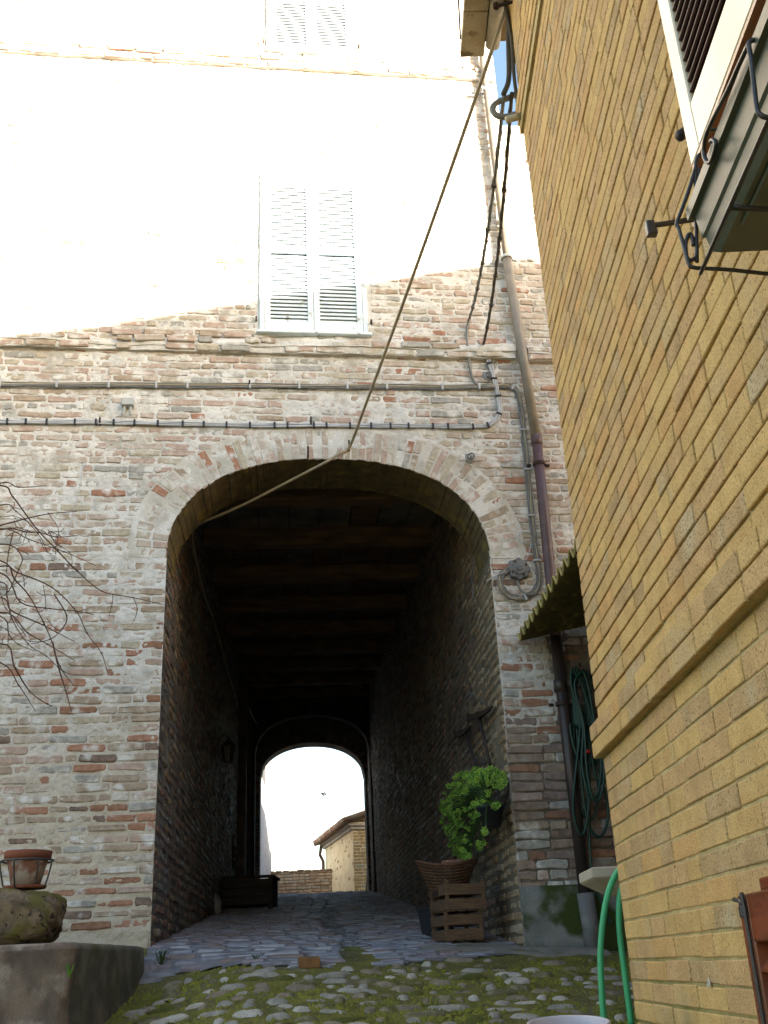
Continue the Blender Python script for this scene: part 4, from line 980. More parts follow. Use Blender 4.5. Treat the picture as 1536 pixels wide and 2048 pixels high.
L = [(1033, 186), (1026, 192), (1011, 198), (996, 204), (987, 212), (986, 222), (994, 231), (1010, 234), (1026, 230), (1046, 224)]
cable('cable_loop', [atY(x, y, 4.68) for x, y in L], .019, M_CABLEG, 'thick grey cable bent into a loop at the yellow house corner', 6)
# bundles fixed along the facade
def bundle(name, label, px, n, r_, m_, clips, cm, off=.02, cat='cable bundle', dz=.013):
    base = [fp(x, y, off) for x, y in px]; t_ = thing(name, base[len(base)//2], label, cat)
    S = spline(base, 8); T = np.gradient(np.array(S), axis=0); T /= np.linalg.norm(T, axis=1)[:, None]
    side = np.cross(T, FN)
    for k in range(n):
        q = MB(); o_ = (k-(n-1)/2)*dz
        q.tube([p+side[i]*(o_+.003*math.sin(i*.7+k*2))+FN*(.004*math.sin(i*.4+k)) for i, p in enumerate(S)], r_, 6); q.build('cable', m_ if isinstance(m_, bpy.types.Material) else m_[k % len(m_)], t_, True)
    Ls = np.concatenate([[0], np.cumsum(np.linalg.norm(np.diff(np.array(S), axis=0), axis=1))]); s_ = clips*.5
    while s_ < Ls[-1]:
        i = int(np.searchsorted(Ls, s_)); i = min(i, len(S)-1); q = MB(); q.box(S[i]+FN*.004, T[i]*.009, side[i]*(n*dz/2+.008), FN*.014, 0, .003); q.build('clip', cm, t_); s_ += clips*random.uniform(.85, 1.15)
    return t_
bundle('cable_bundle', 'upper grey cable bundle under the string course, turning down beside the drainpipe', [(-60, 767), (0, 768), (250, 770), (500, 771), (750, 773), (900, 774), (1000, 772), (1022, 773), (1034, 784), (1041, 810), (1047, 860), (1054, 930), (1060, 1000), (1066, 1060), (1072, 1110), (1078, 1150), (1074, 1175), (1058, 1190), (1035, 1196), (1012, 1186), (1001, 1168), (1003, 1150), (1015, 1140)], 4, .0075, [M_CABLEG, M_CABLE, M_CABLEG, M_OLDGREY], .42, M_CABLEW)
bundle('cable_bundle', 'lower white cable bundle with black clips just above the arch crown', [(-60, 843), (0, 843), (150, 844), (250, 845), (330, 847), (500, 850), (700, 851), (850, 852), (955, 853), (985, 845), (999, 825), (998, 800), (990, 765), (982, 735), (970, 702), (966, 690)], 3, .0085, M_CABLEW, .19, M_BLACK)
cable('wall_cable', [fp(937, 642, .03), fp(934, 665, .02), fp(936, 700, .02), fp(940, 735, .02), fp(947, 760, .02), fp(960, 772, .02), fp(990, 774, .02)], .014, M_CABLEG, 'grey cable running from the left twisted cable down to the upper bundle', 6)
cable('thin_wire', [fp(1008, 1150, .02), fp(1020, 1140, .03), fp(1052, 1118, .03), fp(1062, 1090, .02), fp(1064, 1078, .02), fp(1045, 1086, .02), fp(1036, 1075, .02), fp(1044, 1064, .02), fp(1062, 1066, .02)], .004, M_CABLEW, 'thin pale wire curling above the round junction fitting', 6)
cable('thin_wire', [fp(972, 1163, .02), fp(990, 1152, .03), fp(1012, 1143, .03), fp(1022, 1138, .03)], .004, M_CABLEW, 'thin pale wire from the arch edge to the round junction fitting', 6)
cable('wall_wire', [fp(1035, 1162, .03), fp(1040, 1178, .03), fp(1052, 1188, .03), fp(1064, 1190, .03)], .011, M_CABLEG, 'short grey cable curving out below the round junction fitting', 6)
cable('drooping_wire', [rp(948, 1115, .02), rp(944, 1150, .03), rp(946, 1190, .03), rp(952, 1205, .03), rp(944, 1240, .03)], .006, M_OLDGREY, 'thin grey wire drooping down the right passage wall near the mouth', 6)
cable('thread', [fp(168, 925, .01), fp(160, 970, .012), fp(148, 1020, .012), fp(140, 1060, .012), (fp(128, 1085, .012))], .003, M_CABLEW, 'thin white string hanging on the wall left of the arch', 4, 'string')
jb = thing('junction_box', fp(256, 808, .04), 'small pale grey junction box on the facade between the cable bundles', 'junction box')
q = MB(); c = fp(256, 806, .035); q.box(c, FU*.055, ZV*.038, FN*.032, 0, .008); q.build('box', M_BOXG, jb)
q = MB(); q.box(c+FN*.034, FU*.05, ZV*.034, FN*.003, 0, .002); q.build('lid', M_BOXG, jb)
for x in (-.03, .025):
    q = MB(); q.tube(spline([c+FU*x-ZV*.035, c+FU*x-ZV*.07, c+FU*x*(1.6 if x < 0 else 1.2)-ZV*.115-FN*.01], 5), .012, 7); q.build('conduit', M_BOXG, jb, True)
rj = thing('round_fitting', fp(1036, 1140, .03), 'round old grey junction fitting beside the arch with cables entering it', 'fitting')
c = fp(1036, 1140, .0); q = MB(); n = 16; prof = [(.0, .075), (.022, .075), (.026, .062), (.055, .06), (.06, .05), (.092, .046), (.098, .02), (.098, .0)]
V = []; 
for r_, h_ in prof:
    for k in range(32):
        rr = r_*(1+.09*math.cos(k*2*math.pi/32*8)*(r_ > .08)); V.append(c+FN*h_+FU*rr*math.cos(k*2*math.pi/32)+ZV*rr*math.sin(k*2*math.pi/32))
q.add(V, [(i*32+k, i*32+(k+1) % 32, (i+1)*32+(k+1) % 32, (i+1)*32+k) for i in range(len(prof)-1) for k in range(32)]); q.build('cover', M_OLDGREY, rj, False)
for k in range(4):
    a = k*math.pi/2+.5; q = MB(); q.lathe(c+FU*.07*math.cos(a)+ZV*.07*math.sin(a)+FN*.045, [(.0, .012), (.009, .01), (.009, 0)], 8, 0, FN); q.build('screw', M_RUST, rj)
def ring_bolt(px, py, label, rr=.028):
    c = fp(px, py, .0); t_ = thing('ring_bolt', c, label, 'ring bolt'); q = MB(); q.tube([c, c+FN*.05], .010, 7); q.build('shank', M_OLDGREY, t_)
    q = MB(); q.tube([c+FN*.06+FU*rr*math.cos(a)*.9+ZV*rr*math.sin(a)+FN*rr*.4*math.cos(a) for a in np.linspace(0, 6.283*15/16, 16)], .007, 6, closed=True); q.build('ring', M_OLDGREY, t_, True)
    q = MB(); q.lathe(c-FN*.012, [(.07, 0), (.05, .015), (.02, .02), (.0, .021)], 12, 0, FN, .01); q.build('mortar_pad', M_CONC, t_, True)
ring_bolt(940, 918, 'iron ring bolt set in grey mortar above the right side of the arch'); ring_bolt(975, 755, 'iron ring bolt set in grey mortar under the string course', .024)
for px, py, l, lab in ((622, 845, .05, 'rusty iron spike through the lower cable bundle above the arch'), (616, 905, .055, 'rusty iron spike at the crown of the arch'), (698, 892, .05, 'rusty iron spike that the slack cable bends round'), (499, 768, .03, 'short rusty spike in the upper cable bundle'), (200, 843, .03, 'short rusty spike in the lower cable bundle left of the junction box')):
    q = MB(); c = fp(px, py, .02); q.tube([c-ZV*l-FN*.03, c+FN*.02, c+ZV*l+FN*.015], .009, 6); tag(q.build('iron_spike', M_RUST), lab, 'spike')

# ------------------------------------------------------------------ corrugated canopy
cn = thing('corrugated_canopy', fp(1100, 1250, .6), 'mossy corrugated sheet canopy jutting over the hose corner', 'canopy')
def canopy():
    A = F(2.935, 2.462, .03); B = np.array([1.27, 6.2, 2.462]); eU = (B-A)/np.linalg.norm(B-A); Lc = np.linalg.norm(B-A); rU = np.array([eU[1], -eU[0], 0]); rU = rU if rU[0] > 0 else -rU
    rU = rU+ZV*.21
    n = 13*12; P = []
    for i in range(n+1):
        t = i/n; h = .042*math.cos(2*math.pi*13*t)
        P.append([A+eU*Lc*t+rU*w_+ZV*(h+.006) for w_ in (0, .3, .7, 1.2)])
    P = np.array(P); m = MB(); m.grid(P); m.grid(P-ZV*.008, 0, True); m.build('sheet', M_CORR, cn, True)
    q = MB(); q.tube(P[:, 0]-ZV*.004-rU*.003, .0085, 5); q.build('sheet_edge', mat('mossy_sheet_edge', (.36, .31, .12), (.26, .22, .08), 12, .85), cn)
    q = MB(); q.box(A+eU*.35+rU*.90-ZV*.075, rU*.30, eU*.03, ZV*.035, 0, .004); q.build('support_beam', M_REDWOOD, cn)
    q = MB(); q.box(A+eU*(Lc*.75)+rU*.90-ZV*.075, rU*.30, eU*.03, ZV*.035, 0, .004); q.build('support_beam', M_REDWOOD, cn)
    q = MB(); q.box(A+eU*(Lc*.5)+rU*1.16-ZV*.07, rU*.03, eU*(Lc*.5), ZV*.04, 0, .004); q.build('wall_plate', M_WOODD, cn)
canopy()
# shaded wall at the back of the corner
sw = thing('side_wall', np.array([2.3, 7, -.3]), 'dark brick side wall under the corrugated canopy behind the yellow corner', 'wall')
m = MB(); A = np.array([2.45, 4.62, 0]); m.box(np.array([2.55, 6.6, 1.2]), np.array([.1, 0, 0]), np.array([0, 2.0, 0]), ZV*1.9); m.build('wall_core', M_WALLR, sw)
laid(sw, 'brick', 'brick_courses', np.array([2.45, 8.6, 0]), np.array([0, -1., 0]), np.array([-1., 0, 0]), 3.9, -.6, 3.0, .075, [.29, .26, .15], [FB[k] for k in ('brown', 'rust', 'tan')], [.4, .3, .3], 'old', 96, 20)

# ------------------------------------------------------------------ hoses, sink, bucket
hs = thing('coiled_hose', fp(1170, 1345, .12), 'dark green garden hose hung in long loops behind the drainpipe', 'hose')
def hose():
    hk = fp(1152, 1340, .14)
    for k in range(9):
        bx = 1152+random.uniform(-6, 38); by = 1560+random.uniform(-70, 110); wv = random.uniform(10, 24); tp = random.uniform(-6, 30); o = .10+.012*k
        pts = [(1150+tp, 1335+abs(tp)*.3), (1146+tp*.3-wv*.1, 1370), (1148+k*2.5, 1450), (bx-wv+8, by-60), (bx-wv*.4+10, by), (bx+14+wv*.4, by+4), (bx+24+wv*.3, by-60), (1165+k*3.2, 1450), (1160+tp*.6+wv*.5, 1375)]
        q = MB(); S = spline([fp(x, y, o) for x, y in pts]+[fp(*pts[0], o)], 7)[:-1]; q.tube(S, .0115, 7, closed=True); q.build('loop', M_HOSE, hs, True)
    q = MB(); q.tube(spline([fp(x, y, .12) for x, y in ((1170, 1500), (1178, 1600), (1180, 1700), (1190, 1770), (1210, 1820), (1224, 1850))], 8), .011, 7); q.build('tail', M_HOSE, hs, True)
    q = MB(); q.lathe(fp(1176, 1508, .19), [(.0, 0), (.022, .004), (.024, .02), (.018, .034), (.0, .036)], 12); q.build('red_connector', M_REDP, hs, True)
    q = MB(); q.tube([fp(1160, 1332, -.02), fp(1160, 1332, .16), fp(1160, 1326, .175)], .009, 6); q.build('hook', M_RUST, hs)
hose()
sk = thing('stone_sink', atY(1210, 1760, 5.9), 'cream stone sink corner showing behind the yellow wall', 'sink')
def sink():
    P = atY(1180, 1736, 5.9); z = P[2]; x0, y0 = P[0], 5.85; m = MB()
    def loop(zz, e, d_): return [np.array([x0+e, y0+e, zz]), np.array([x0+.55-e, y0+e, zz]), np.array([x0+.55-e, y0+.45-e, zz]), np.array([x0+e, y0+.45-e, zz])]
    rings = [loop(z-.135, .13, 0), loop(z-.06, .01, 0), loop(z-.05, 0, 0), loop(z-.006, 0, 0), loop(z, .006, 0), loop(z, .03, 0), loop(z-.04, .045, 0), loop(z-.10, .12, 0)]
    V = [p for r_ in rings for p in r_]; m.add(V, [(i*4+k, i*4+(k+1) % 4, (i+1)*4+(k+1) % 4, (i+1)*4+k) for i in range(7) for k in range(4)]+[(0, 3, 2, 1), (28, 29, 30, 31)]); m.build('basin', M_SINK, sk)
    m = MB(); g = gz(x0+.3, y0+.2); m.box(np.array([x0+.32, y0+.24, (g+z-.12)/2-.02]), np.array([.07, .04, 0]), np.array([-.05, .09, 0]), ZV*((z-.12-g)/2+.04), 0, .01); m.build('pedestal', M_SINK, sk)
    q = MB(); q.tube([np.array([x0+.12, y0-.02, gz(x0+.1, y0)+.03]), np.array([x0+.35, y0+.1, gz(x0+.1, y0)+.22])], .02, 8); q.build('waste_pipe', M_GPIPE, sk, True)
sink()
H = lambda x, y: atY(x, y, 4.85)
cable('bright_hose', [H(1214, 2075), H(1207, 2030), H(1203, 1970), H(1201, 1910), H(1205, 1850), H(1213, 1800), H(1225, 1762), H(1240, 1738), H(1252, 1735), H(1248, 1760), H(1240, 1790), H(1238, 1830), H(1240, 1870), H(1246, 1920), H(1254, 1980), H(1263, 2050)], .0135, M_HOSEL, 'bright green hose arching down in front of the yellow corner', 8, 'hose', seg=10)
bk = thing('white_bucket', [.62, 4.2, gz(.62, 4.2)], 'white plastic bucket rim at the bottom of the view by the green hose', 'bucket')
def bucket():
    c = atY(1137, 2044, 4.2); g = gz(c[0], 4.2); hh = c[2]-g; ax = np.array([0, -.10, 1.0]); ax /= np.linalg.norm(ax); b = c-ax*hh
    q = MB(); q.lathe(b, [(.0, .004), (.11, 0), (.142, hh-.02), (.150, hh-.018), (.150, hh), (.144, hh+.002), (.139, hh-.004), (.136, hh-.03), (.106, .01), (.0, .008)], 40, 0, ax); q.build('body', M_BUCKET, bk, True)
    q = MB(); q.tube([b+ax*(hh-.05)+np.array([.15*math.cos(a), .15*math.sin(a)-.02*0, -.13*abs(math.sin(a))]) for a in np.linspace(math.pi, 2*math.pi, 16)], .004, 6); q.build('handle', M_IRON, bk, True)
bucket()

# ------------------------------------------------------------------ things at the right wall of the passage
def plank_crate(name, C, rot, z0, w_, d_, h_, label, tilt=0.0):
    t_ = thing(name, [C[0], C[1], z0], label, 'crate', 'wooden crates stacked by the pier'); ux = np.array([math.cos(rot), math.sin(rot), 0]); uy = np.array([-math.sin(rot), math.cos(rot), 0])
    ux = ux+ZV*tilt; C = np.array([C[0], C[1], z0])
    for sx in (-1, 1):
        for sy in (-1, 1):
            q = MB(); q.box(C+ux*sx*(w_/2-.016)+uy*sy*(d_/2-.016)+ZV*(h_/2+.01), ux*.014, uy*.014, ZV*(h_/2+.01), 0, .003); q.build('post', M_WOOD, t_)
    for zz in (.25, .78):
        hh = h_*.19
        for sy in (-1, 1):
            q = MB(); q.box(C+uy*sy*(d_/2)+ZV*h_*zz+ZV*random.uniform(-.004, .004), ux*w_/2, uy*.0045, ZV*hh, 0, .002, .002); q.build('slat', M_WOOD, t_)
        for sx in (-1, 1):
            q = MB(); q.box(C+ux*sx*(w_/2)+ZV*h_*zz, ux*.0045, uy*d_/2, ZV*hh, 0, .002, .002); q.build('slat', M_WOOD, t_)
    for k in range(4):
        q = MB(); q.box(C+ux*(-w_/2+(k+.5)*w_/4)+ZV*.008, ux*(w_/8-.008), uy*d_/2, ZV*.005, 0, .002); q.build('bottom_slat', M_WOOD, t_)
    return t_
def corner_stuff():
    P = atY(892, 1884, 8.72); g = P[2]; rot = R(14)
    ux = np.array([math.cos(rot), math.sin(rot), 0]); uy = np.array([-math.sin(rot), math.cos(rot), 0])
    w_, d_ = .31, .40
    C1 = P+ux*w_/2+uy*d_/2; plank_crate('wooden_crate', C1, rot, g, w_, d_, .20, 'lower slatted wooden crate on the paving beside the pier')
    P2 = P+ux*.01+uy*-.015; C2 = P2+ux*(w_+.01)/2+uy*d_/2; plank_crate('wooden_crate', C2, rot+.03, g+.215, w_+.02, d_+.03, .215, 'upper slatted wooden crate resting on the lower crate under the wicker basket', .0)
    # basket
    cb = C2+np.array([-.07, .02, 0]); zb = g+.34; bs = thing('wicker_basket', [cb[0], cb[1], zb], 'old brown wicker basket with flaring rim sitting in the upper crate', 'basket')
    prof = [(.10, 0), (.125, .04), (.15, .09), (.175, .14), (.20, .19), (.222, .225)]
    n = 26
    for k in range(n):
        a = 2*math.pi*k/n; q = MB(); q.tube([np.array([cb[0]+r_*1.12*math.cos(a), cb[1]+r_*.95*math.sin(a), zb+h_+(.05*math.cos(a)**2*(h_/.22))]) for r_, h_ in prof], .005, 5); q.build('stake', M_WICK, bs, True)
    for j in range(11):
        t = j/10*.225+.004; r_ = np.interp(t, [p[1] for p in prof], [p[0] for p in prof]); q = MB()
        q.tube([np.array([cb[0]+(r_+.006*(1 if (i+j) % 2 else -1))*1.12*math.cos(2*math.pi*i/52), cb[1]+(r_+.006*(1 if (i+j) % 2 else -1))*.95*math.sin(2*math.pi*i/52), zb+t+(.05*math.cos(2*math.pi*i/52)**2*(t/.22))]) for i in range(52)], .0075 if j not in (0, 10) else .012, 5, closed=True)
        q.build('weave_row' if j < 10 else 'rim', M_WICK, bs, True)
    q = MB(); q.lathe(np.array([cb[0], cb[1], zb+.005]), [(.0, 0), (.13, .0), (.14, .07), (.17, .15)], 24, 0); q.build('lining', M_WOODD, bs, True)
    q = MB(); Pc = np.array([cb[0]+.06, cb[1], zb+.13]); q.lathe(Pc, [(.0, 0), (.07, 0), (.09, .11), (.10, .112), (.10, .145), (.09, .145), (.08, .10), (.0, .09)], 18)
    pt = q.build('clay_pot', M_TERRA, None, True); tag(pt, 'small dusty clay pot standing inside the wicker basket', 'pot')
    # tub
    Q = atY(852, 1860, 9.6); g2 = gz(Q[0], 9.6); tb = MB(); r2 = [(.0, .0), (.13, .0), (.165, .22), (.175, .222), (.175, .245), (.160, .245), (.15, .21), (.0, .20)]
    tb.lathe(np.array([Q[0]+.10, 9.62, g2]), r2, 4, 0); o = tb.build('black_tub', M_TUB, None); tag(o, 'dark square plastic tub on the paving behind the crates', 'tub')
corner_stuff()
def mattock(label, A, B, S0, S1):
    t_ = thing('mattock', (A+B)/2, label, 'tool', 'old tools hung on the right passage wall'); d_ = B-A; L = np.linalg.norm(d_); d_ /= L
    q = MB(); c = (A+B)/2; n = -TN; up = np.cross(d_, n); V = []
    prof = [(-.5, .045, .006), (-.35, .03, .010), (-.12, .022, .016), (0, .03, .024), (.12, .022, .016), (.35, .016, .012), (.5, .006, .006)]
    for t, a, b in prof:
        p = c+d_*L*t+up*(-.05*(2*abs(t))**2*.5); V += [p+up*a+n*b, p-up*a+n*b, p-up*a-n*b, p+up*a-n*b]
    q.add(V, [(i*4+k, i*4+(k+1) % 4, (i+1)*4+(k+1) % 4, (i+1)*4+k) for i in range(6) for k in range(4)]+[(0, 1, 2, 3), (27, 26, 25, 24)]); q.build('head', M_RUST, t_)
    q = MB(); q.tube([S0, (S0+S1)/2, S1], [.017, .014, .016], 8); q.build('shaft', M_WOODD, t_, True)
mattock('rusty mattock hung on the passage wall nearest the pier edge', rp(934, 1440, .06), rp(986, 1419, .06), rp(958, 1432, .06), rp(980, 1530, .05))
mattock('dark broad hoe hung further inside, left of the mattock', rp(908, 1474, .06), rp(944, 1456, .06), rp(929, 1464, .06), rp(954, 1534, .05))
# trailing succulent in a wall pot
hp = thing('hanging_plant', rp(985, 1610, .12), 'bright green trailing succulent hung on the right wall at the passage mouth', 'plant')
def plant():
    def at(x, y, o): return rp(x, y, o)
    q = MB(); c = rp(984, 1655, .16); q.lathe(c, [(.0, 0), (.07, 0), (.105, .14), (.115, .142), (.115, .17), (.10, .17), (.09, .13), (.0, .12)], 18); q.build('pot', M_TUB, hp, True)
    q = MB(); q.tube(spline([rp(1003, 1625, .05), rp(1015, 1590, .04), rp(1016, 1560, .04), rp(1009, 1552, .05), rp(1003, 1562, .05), rp(996, 1590, .09)], 6), .006, 6); q.build('hook', M_RUST, hp, True)
    band = [((1000, 1560), 16), ((980, 1552), 16), ((955, 1556), 20), ((930, 1566), 24), ((912, 1585), 24), ((903, 1610), 24), ((904, 1640), 24), ((912, 1665), 22), ((920, 1690), 22), ((930, 1715), 12)]
    extra = [((976, 1592), 14), ((955, 1606), 12), ((938, 1616), 16), ((990, 1612), 7), ((940, 1650), 12), ((960, 1690), 8), ((970, 1665), 5), ((948, 1630), 7)]
    mb = MB(); rg = random.Random(5); st = MB()
    def rosette(P, sz, mi):
        ax = np.array([rg.uniform(-.7, .3), -1.0, rg.uniform(0, .9)]); ax /= np.linalg.norm(ax); e1 = np.cross(ax, [0.3, .1, 1]); e1 /= np.linalg.norm(e1); e2 = np.cross(ax, e1); a0_ = rg.random()*6
        for ring, (n, tl, L) in enumerate(((6, .35, 1.0), (4, 1.1, .62))):
            for k in range(n):
                a = a0_+ring*.5+2*math.pi*k/n; dr = (math.cos(a)*e1+math.sin(a)*e2)+ax*tl; dr /= np.linalg.norm(dr); sd_ = np.cross(dr, ax); sd_ /= np.linalg.norm(sd_)+1e-9; nn = np.cross(sd_, dr)
                l = sz*L; wd = l*.26; mb.add([P, P+dr*l*.6+sd_*wd, P+dr*l+nn*.1*l, P+dr*l*.6-sd_*wd, P+dr*l*.6+nn*l*.16], [(0, 1, 4), (1, 2, 4), (2, 3, 4), (3, 0, 4)], mi if rg.random() < .8 else 1-mi)
    core = rp(975, 1600, .2)
    for grp, num in ((band, 450), (extra, 90)):
        for i in range(num):
            (x, y), r_ = rg.choice(grp); a = rg.random()*6.28; rr = r_*math.sqrt(rg.random()); o = .18+rg.uniform(-.10, .14)
            P = at(x+rr*math.cos(a), y+rr*math.sin(a), o); rosette(P, rg.uniform(.017, .036), 0 if rg.random() < .6 else 1)
            if rg.random() < .5: st.tube([P, (P+core)/2-ZV*.02*0+ZV*.03, core], .003, 4)
    o = mb.build('foliage', [M_LEAF, M_LEAFY], hp); o['kind'] = 'stuff'
    st.build('stems', M_WEED, hp)
plant()

# ------------------------------------------------------------------ things at the left of the passage
def trough():
    P = atY(441, 1818, 15.9); x0 = P[0]; g = gz(x0+.4, 15.9); z1 = atY(441, 1757, 15.9)[2]; w_ = .72; d_ = .62; h_ = z1-g
    t_ = thing('planter_trough', [x0+w_/2, 15.9+d_/2, g], 'dark wooden trough standing on the paving at the left of the passage', 'trough')
    q = MB()
    for sx in (0, 1):
        for sy in (0, 1): q = MB(); q.box([x0+sx*w_, 15.9+sy*d_, g+h_/2-.01], [.03, 0, 0], [0, .03, 0], ZV*(h_/2+.01), 0, .006); q.build('leg', M_WOODD, t_)
    for k in range(3):
        zz = g+.07+(k+.5)*(h_-.10)/3
        for y in (15.9, 15.9+d_): q = MB(); q.box([x0+w_/2, y, zz], [w_/2, 0, 0], [0, .014, 0], ZV*((h_-.10)/6-.004), 0, .004); q.build('board', M_WOODD, t_)
        for x in (x0, x0+w_): q = MB(); q.box([x, 15.9+d_/2, zz], [.014, 0, 0], [0, d_/2, 0], ZV*((h_-.10)/6-.004), 0, .004); q.build('board', M_WOODD, t_)
    for y in (15.88, 15.92+d_): q = MB(); q.box([x0+w_/2, y, g+h_], [w_/2+.06, 0, 0], [0, .05, 0], ZV*.018, 0, .005); q.build('rim', M_WOODD, t_)
    for x in (x0-.02, x0+w_+.02): q = MB(); q.box([x, 15.9+d_/2, g+h_-.002], [.04, 0, 0], [0, d_/2-.03, 0], ZV*.018, 0, .005); q.build('rim', M_WOODD, t_)
    q = MB(); q.box([x0+w_/2, 15.9+d_/2, g+h_-.06], [w_/2-.02, 0, 0], [0, d_/2-.02, 0], ZV*.01); q.build('soil', M_EARTH, t_)
trough()
def blob(name, c, r_, m_, seed, label, cat, flat=None, n=22, k=14, amp=.12, parent=None):
    V = []; c = np.array(c, float); r_ = np.array(r_, float)
    for i in range(k+1):
        th = math.pi*i/k
        for j in range(n):
            ph = 2*math.pi*j/n; d_ = np.array([math.sin(th)*math.cos(ph), math.sin(th)*math.sin(ph), math.cos(th)]); e = np.sign(d_)*np.abs(d_)**.72
            s_ = 1+amp*float(fbm(d_[0]*2.2+5+d_[2], d_[1]*2.2+d_[2]*1.7+5, seed))*2+amp*.45*float(fbm(d_[0]*7+9+d_[2]*4, d_[1]*7+9-d_[2]*3, seed+2))+amp*.05*float(fbm(d_[0]*19+9+d_[2]*11, d_[1]*19+9-d_[2]*13, seed+4)); V.append(c+e*r_*s_)
    m = MB(); m.add(V, [(i*n+j, i*n+(j+1) % n, (i+1)*n+(j+1) % n, (i+1)*n+j)[::-1] for i in range(k) for j in range(n)]); o = m.build(name, m_, parent, True)
    if parent is None: tag(o, label, cat)
    return o
Q = lp(425, 1822, .0)
P = atY(424, 1830, 14.6); blob('stone_lump', [P[0], 14.6, gz(P[0], 14.6)+.10], [.13, .13, .17], M_CONC, 3, 'rounded grey stone on the ground left of the wooden trough', 'stone')
lm = thing('wall_lantern', lp(456, 1510, .1), 'dark lantern on the left passage wall under the beams', 'lantern')
c = lp(456, 1525, .14); q = MB(); q.lathe(c, [(.0, 0), (.06, .0), (.10, .22), (.115, .225), (.05, .30), (.02, .32), (.0, .36)], 6); q.build('body', M_IRON, lm); q = MB(); q.tube([c+ZV*.35, c+ZV*.40-TN*.05, c+ZV*.30-TN*.16], .012, 6); q.build('arm', M_IRON, lm)

# ------------------------------------------------------------------ terrace with boulder, flower pot and vine
tw = thing('retaining_wall', [-3.0, 6.8, -.3], 'low rendered retaining wall at the bottom left carrying the boulder', 'wall')
def terrace():
    zt = .19; xr = -1.80; yf = 6.08; m = MB()
    path = [(xr, y) for y in np.linspace(7.72, yf+.10, 40)]+[(xr-.10+.10*math.cos(a), yf+.10-.10*math.sin(a)) for a in np.linspace(.15, 1.45, 7)]+[(x, yf) for x in np.linspace(xr-.12, xr-4.2, 110)]
    zs = np.linspace(-.85, zt-.035, 26); rows = []; tops = []
    for i, (x, y) in enumerate(path):
        a, b_ = path[max(0, i-1)], path[min(len(path)-1, i+1)]; t = np.array([b_[0]-a[0], b_[1]-a[1], 0]); t /= np.linalg.norm(t); n_ = np.array([-t[1], t[0], 0]); n_ = n_ if n_[0]-n_[1] > 0 else -n_
        al = x-y; rough = 0 if i < 38 else 1; col = []
        for z in zs: col.append(np.array([x, y, z])+n_*(.022*float(fbm(al*2.5, z*2.5, 64))+(.008+.02*rough)*float(fbm(al*8, z*7, 65))+.006*rough*float(fbm(al*30, z*30, 66))-(.035*math.exp(-((al-(xr-yf)-.02-.03*math.sin(z*9))/.012)**2))*(z < .08)))
        rows.append(col); p = col[-1]
        tops.append([p, p+ZV*.018-n_*.004, p+ZV*.03-n_*.015, p+ZV*.036-n_*.04, p+ZV*.038-n_*.2, p+ZV*.04-n_*.6, p+ZV*.05-n_*1.5] if i < 38 else [p, p+ZV*(.018+.01*float(fbm(al*9, 1, 3)))-n_*.01, p+ZV*.03-n_*.03, p+ZV*.036-n_*.07, p+ZV*.04-n_*.3, p+ZV*.04-n_*.8, p+ZV*.05-n_*1.4])
    rows = np.array(rows); tops = np.array(tops)
    m.grid(rows[:41]); m.grid(tops[:41]); m.build('side_face', M_WALLS, tw, True)
    f = MB(); f.grid(rows[40:]); f.grid(tops[40:]); f.build('front_face', M_WALLR, tw, True)
    b = MB(); b.box([xr-2.1, (yf+7.75)/2+.06, -.35], [2.05, 0, 0], [0, (7.75-yf)/2-.08, 0], ZV*.50); b.build('core', M_WALLR, tw)
terrace()
Pb = atY(30, 1830, 6.45); blob('mossy_boulder', [Pb[0]-.02, 6.50, .185+.155], [.30, .22, .165], M_BOULD, 8, 'big mossy rounded boulder lying on the retaining wall', 'boulder', n=72, k=44, amp=.11)
zp = .185+.318; cp_ = atY(50, 1780, 6.5); fpz = thing('terracotta_pot', [cp_[0], 6.5, zp], 'terracotta flower pot with white stains standing on the mossy boulder', 'pot')
def tpot():
    c = np.array([cp_[0], 6.5, zp]); q = MB(); q.lathe(c+ZV*.012, [(.0, 0), (.082, 0), (.125, .175), (.118, .176), (.0, .15)], 28); q.build('body', M_TERRA, fpz, True)
    q = MB(); q.lathe(c+ZV*.165, [(.12, 0), (.135, .002), (.140, .045), (.134, .048), (.118, .046), (.112, .01)], 28); q.build('rim', M_TERRAR, fpz, True)
    q = MB(); q.lathe(c, [(.0, 0), (.115, .0), (.125, .016), (.118, .018), (.0, .012)], 28); q.build('saucer', M_TERRAR, fpz, True)
    ph = thing('pot_holder', c, 'black iron ring holder around the terracotta pot', 'pot holder')
    q = MB(); q.tube([c+ZV*.158+np.array([.150*math.cos(a), .150*math.sin(a), 0]) for a in np.linspace(0, 6.283*31/32, 32)], .006, 6, closed=True); q.build('ring', M_IRON, ph, True)
    for a in (-.15, -1.75, 3.4, 1.6):
        e = np.array([math.cos(a), math.sin(a), 0]); q = MB(); q.tube(spline([c+e*.150+ZV*.158, c+e*.155+ZV*.14, c+e*.135+ZV*.05, c+e*.118+ZV*.008, c+e*.09+ZV*.004], 5), .0055, 6); q.build('strut', M_IRON, ph, True)
    for a in (-.7,):
        e = np.array([math.cos(a), math.sin(a), 0]); q = MB(); q.tube(spline([c+e*.12+ZV*.15, c+e*.113+ZV*.09, c+e*.105+ZV*.05, c+e*.11+ZV*.03, c+e*.125+ZV*.028], 5), .004, 6); q.build('hook', M_IRON, ph, True)
tpot()
vn = thing('bare_vine', [-2.75, 6.9, .2], 'leafless brown vine twigs arching in front of the left facade', 'vine')
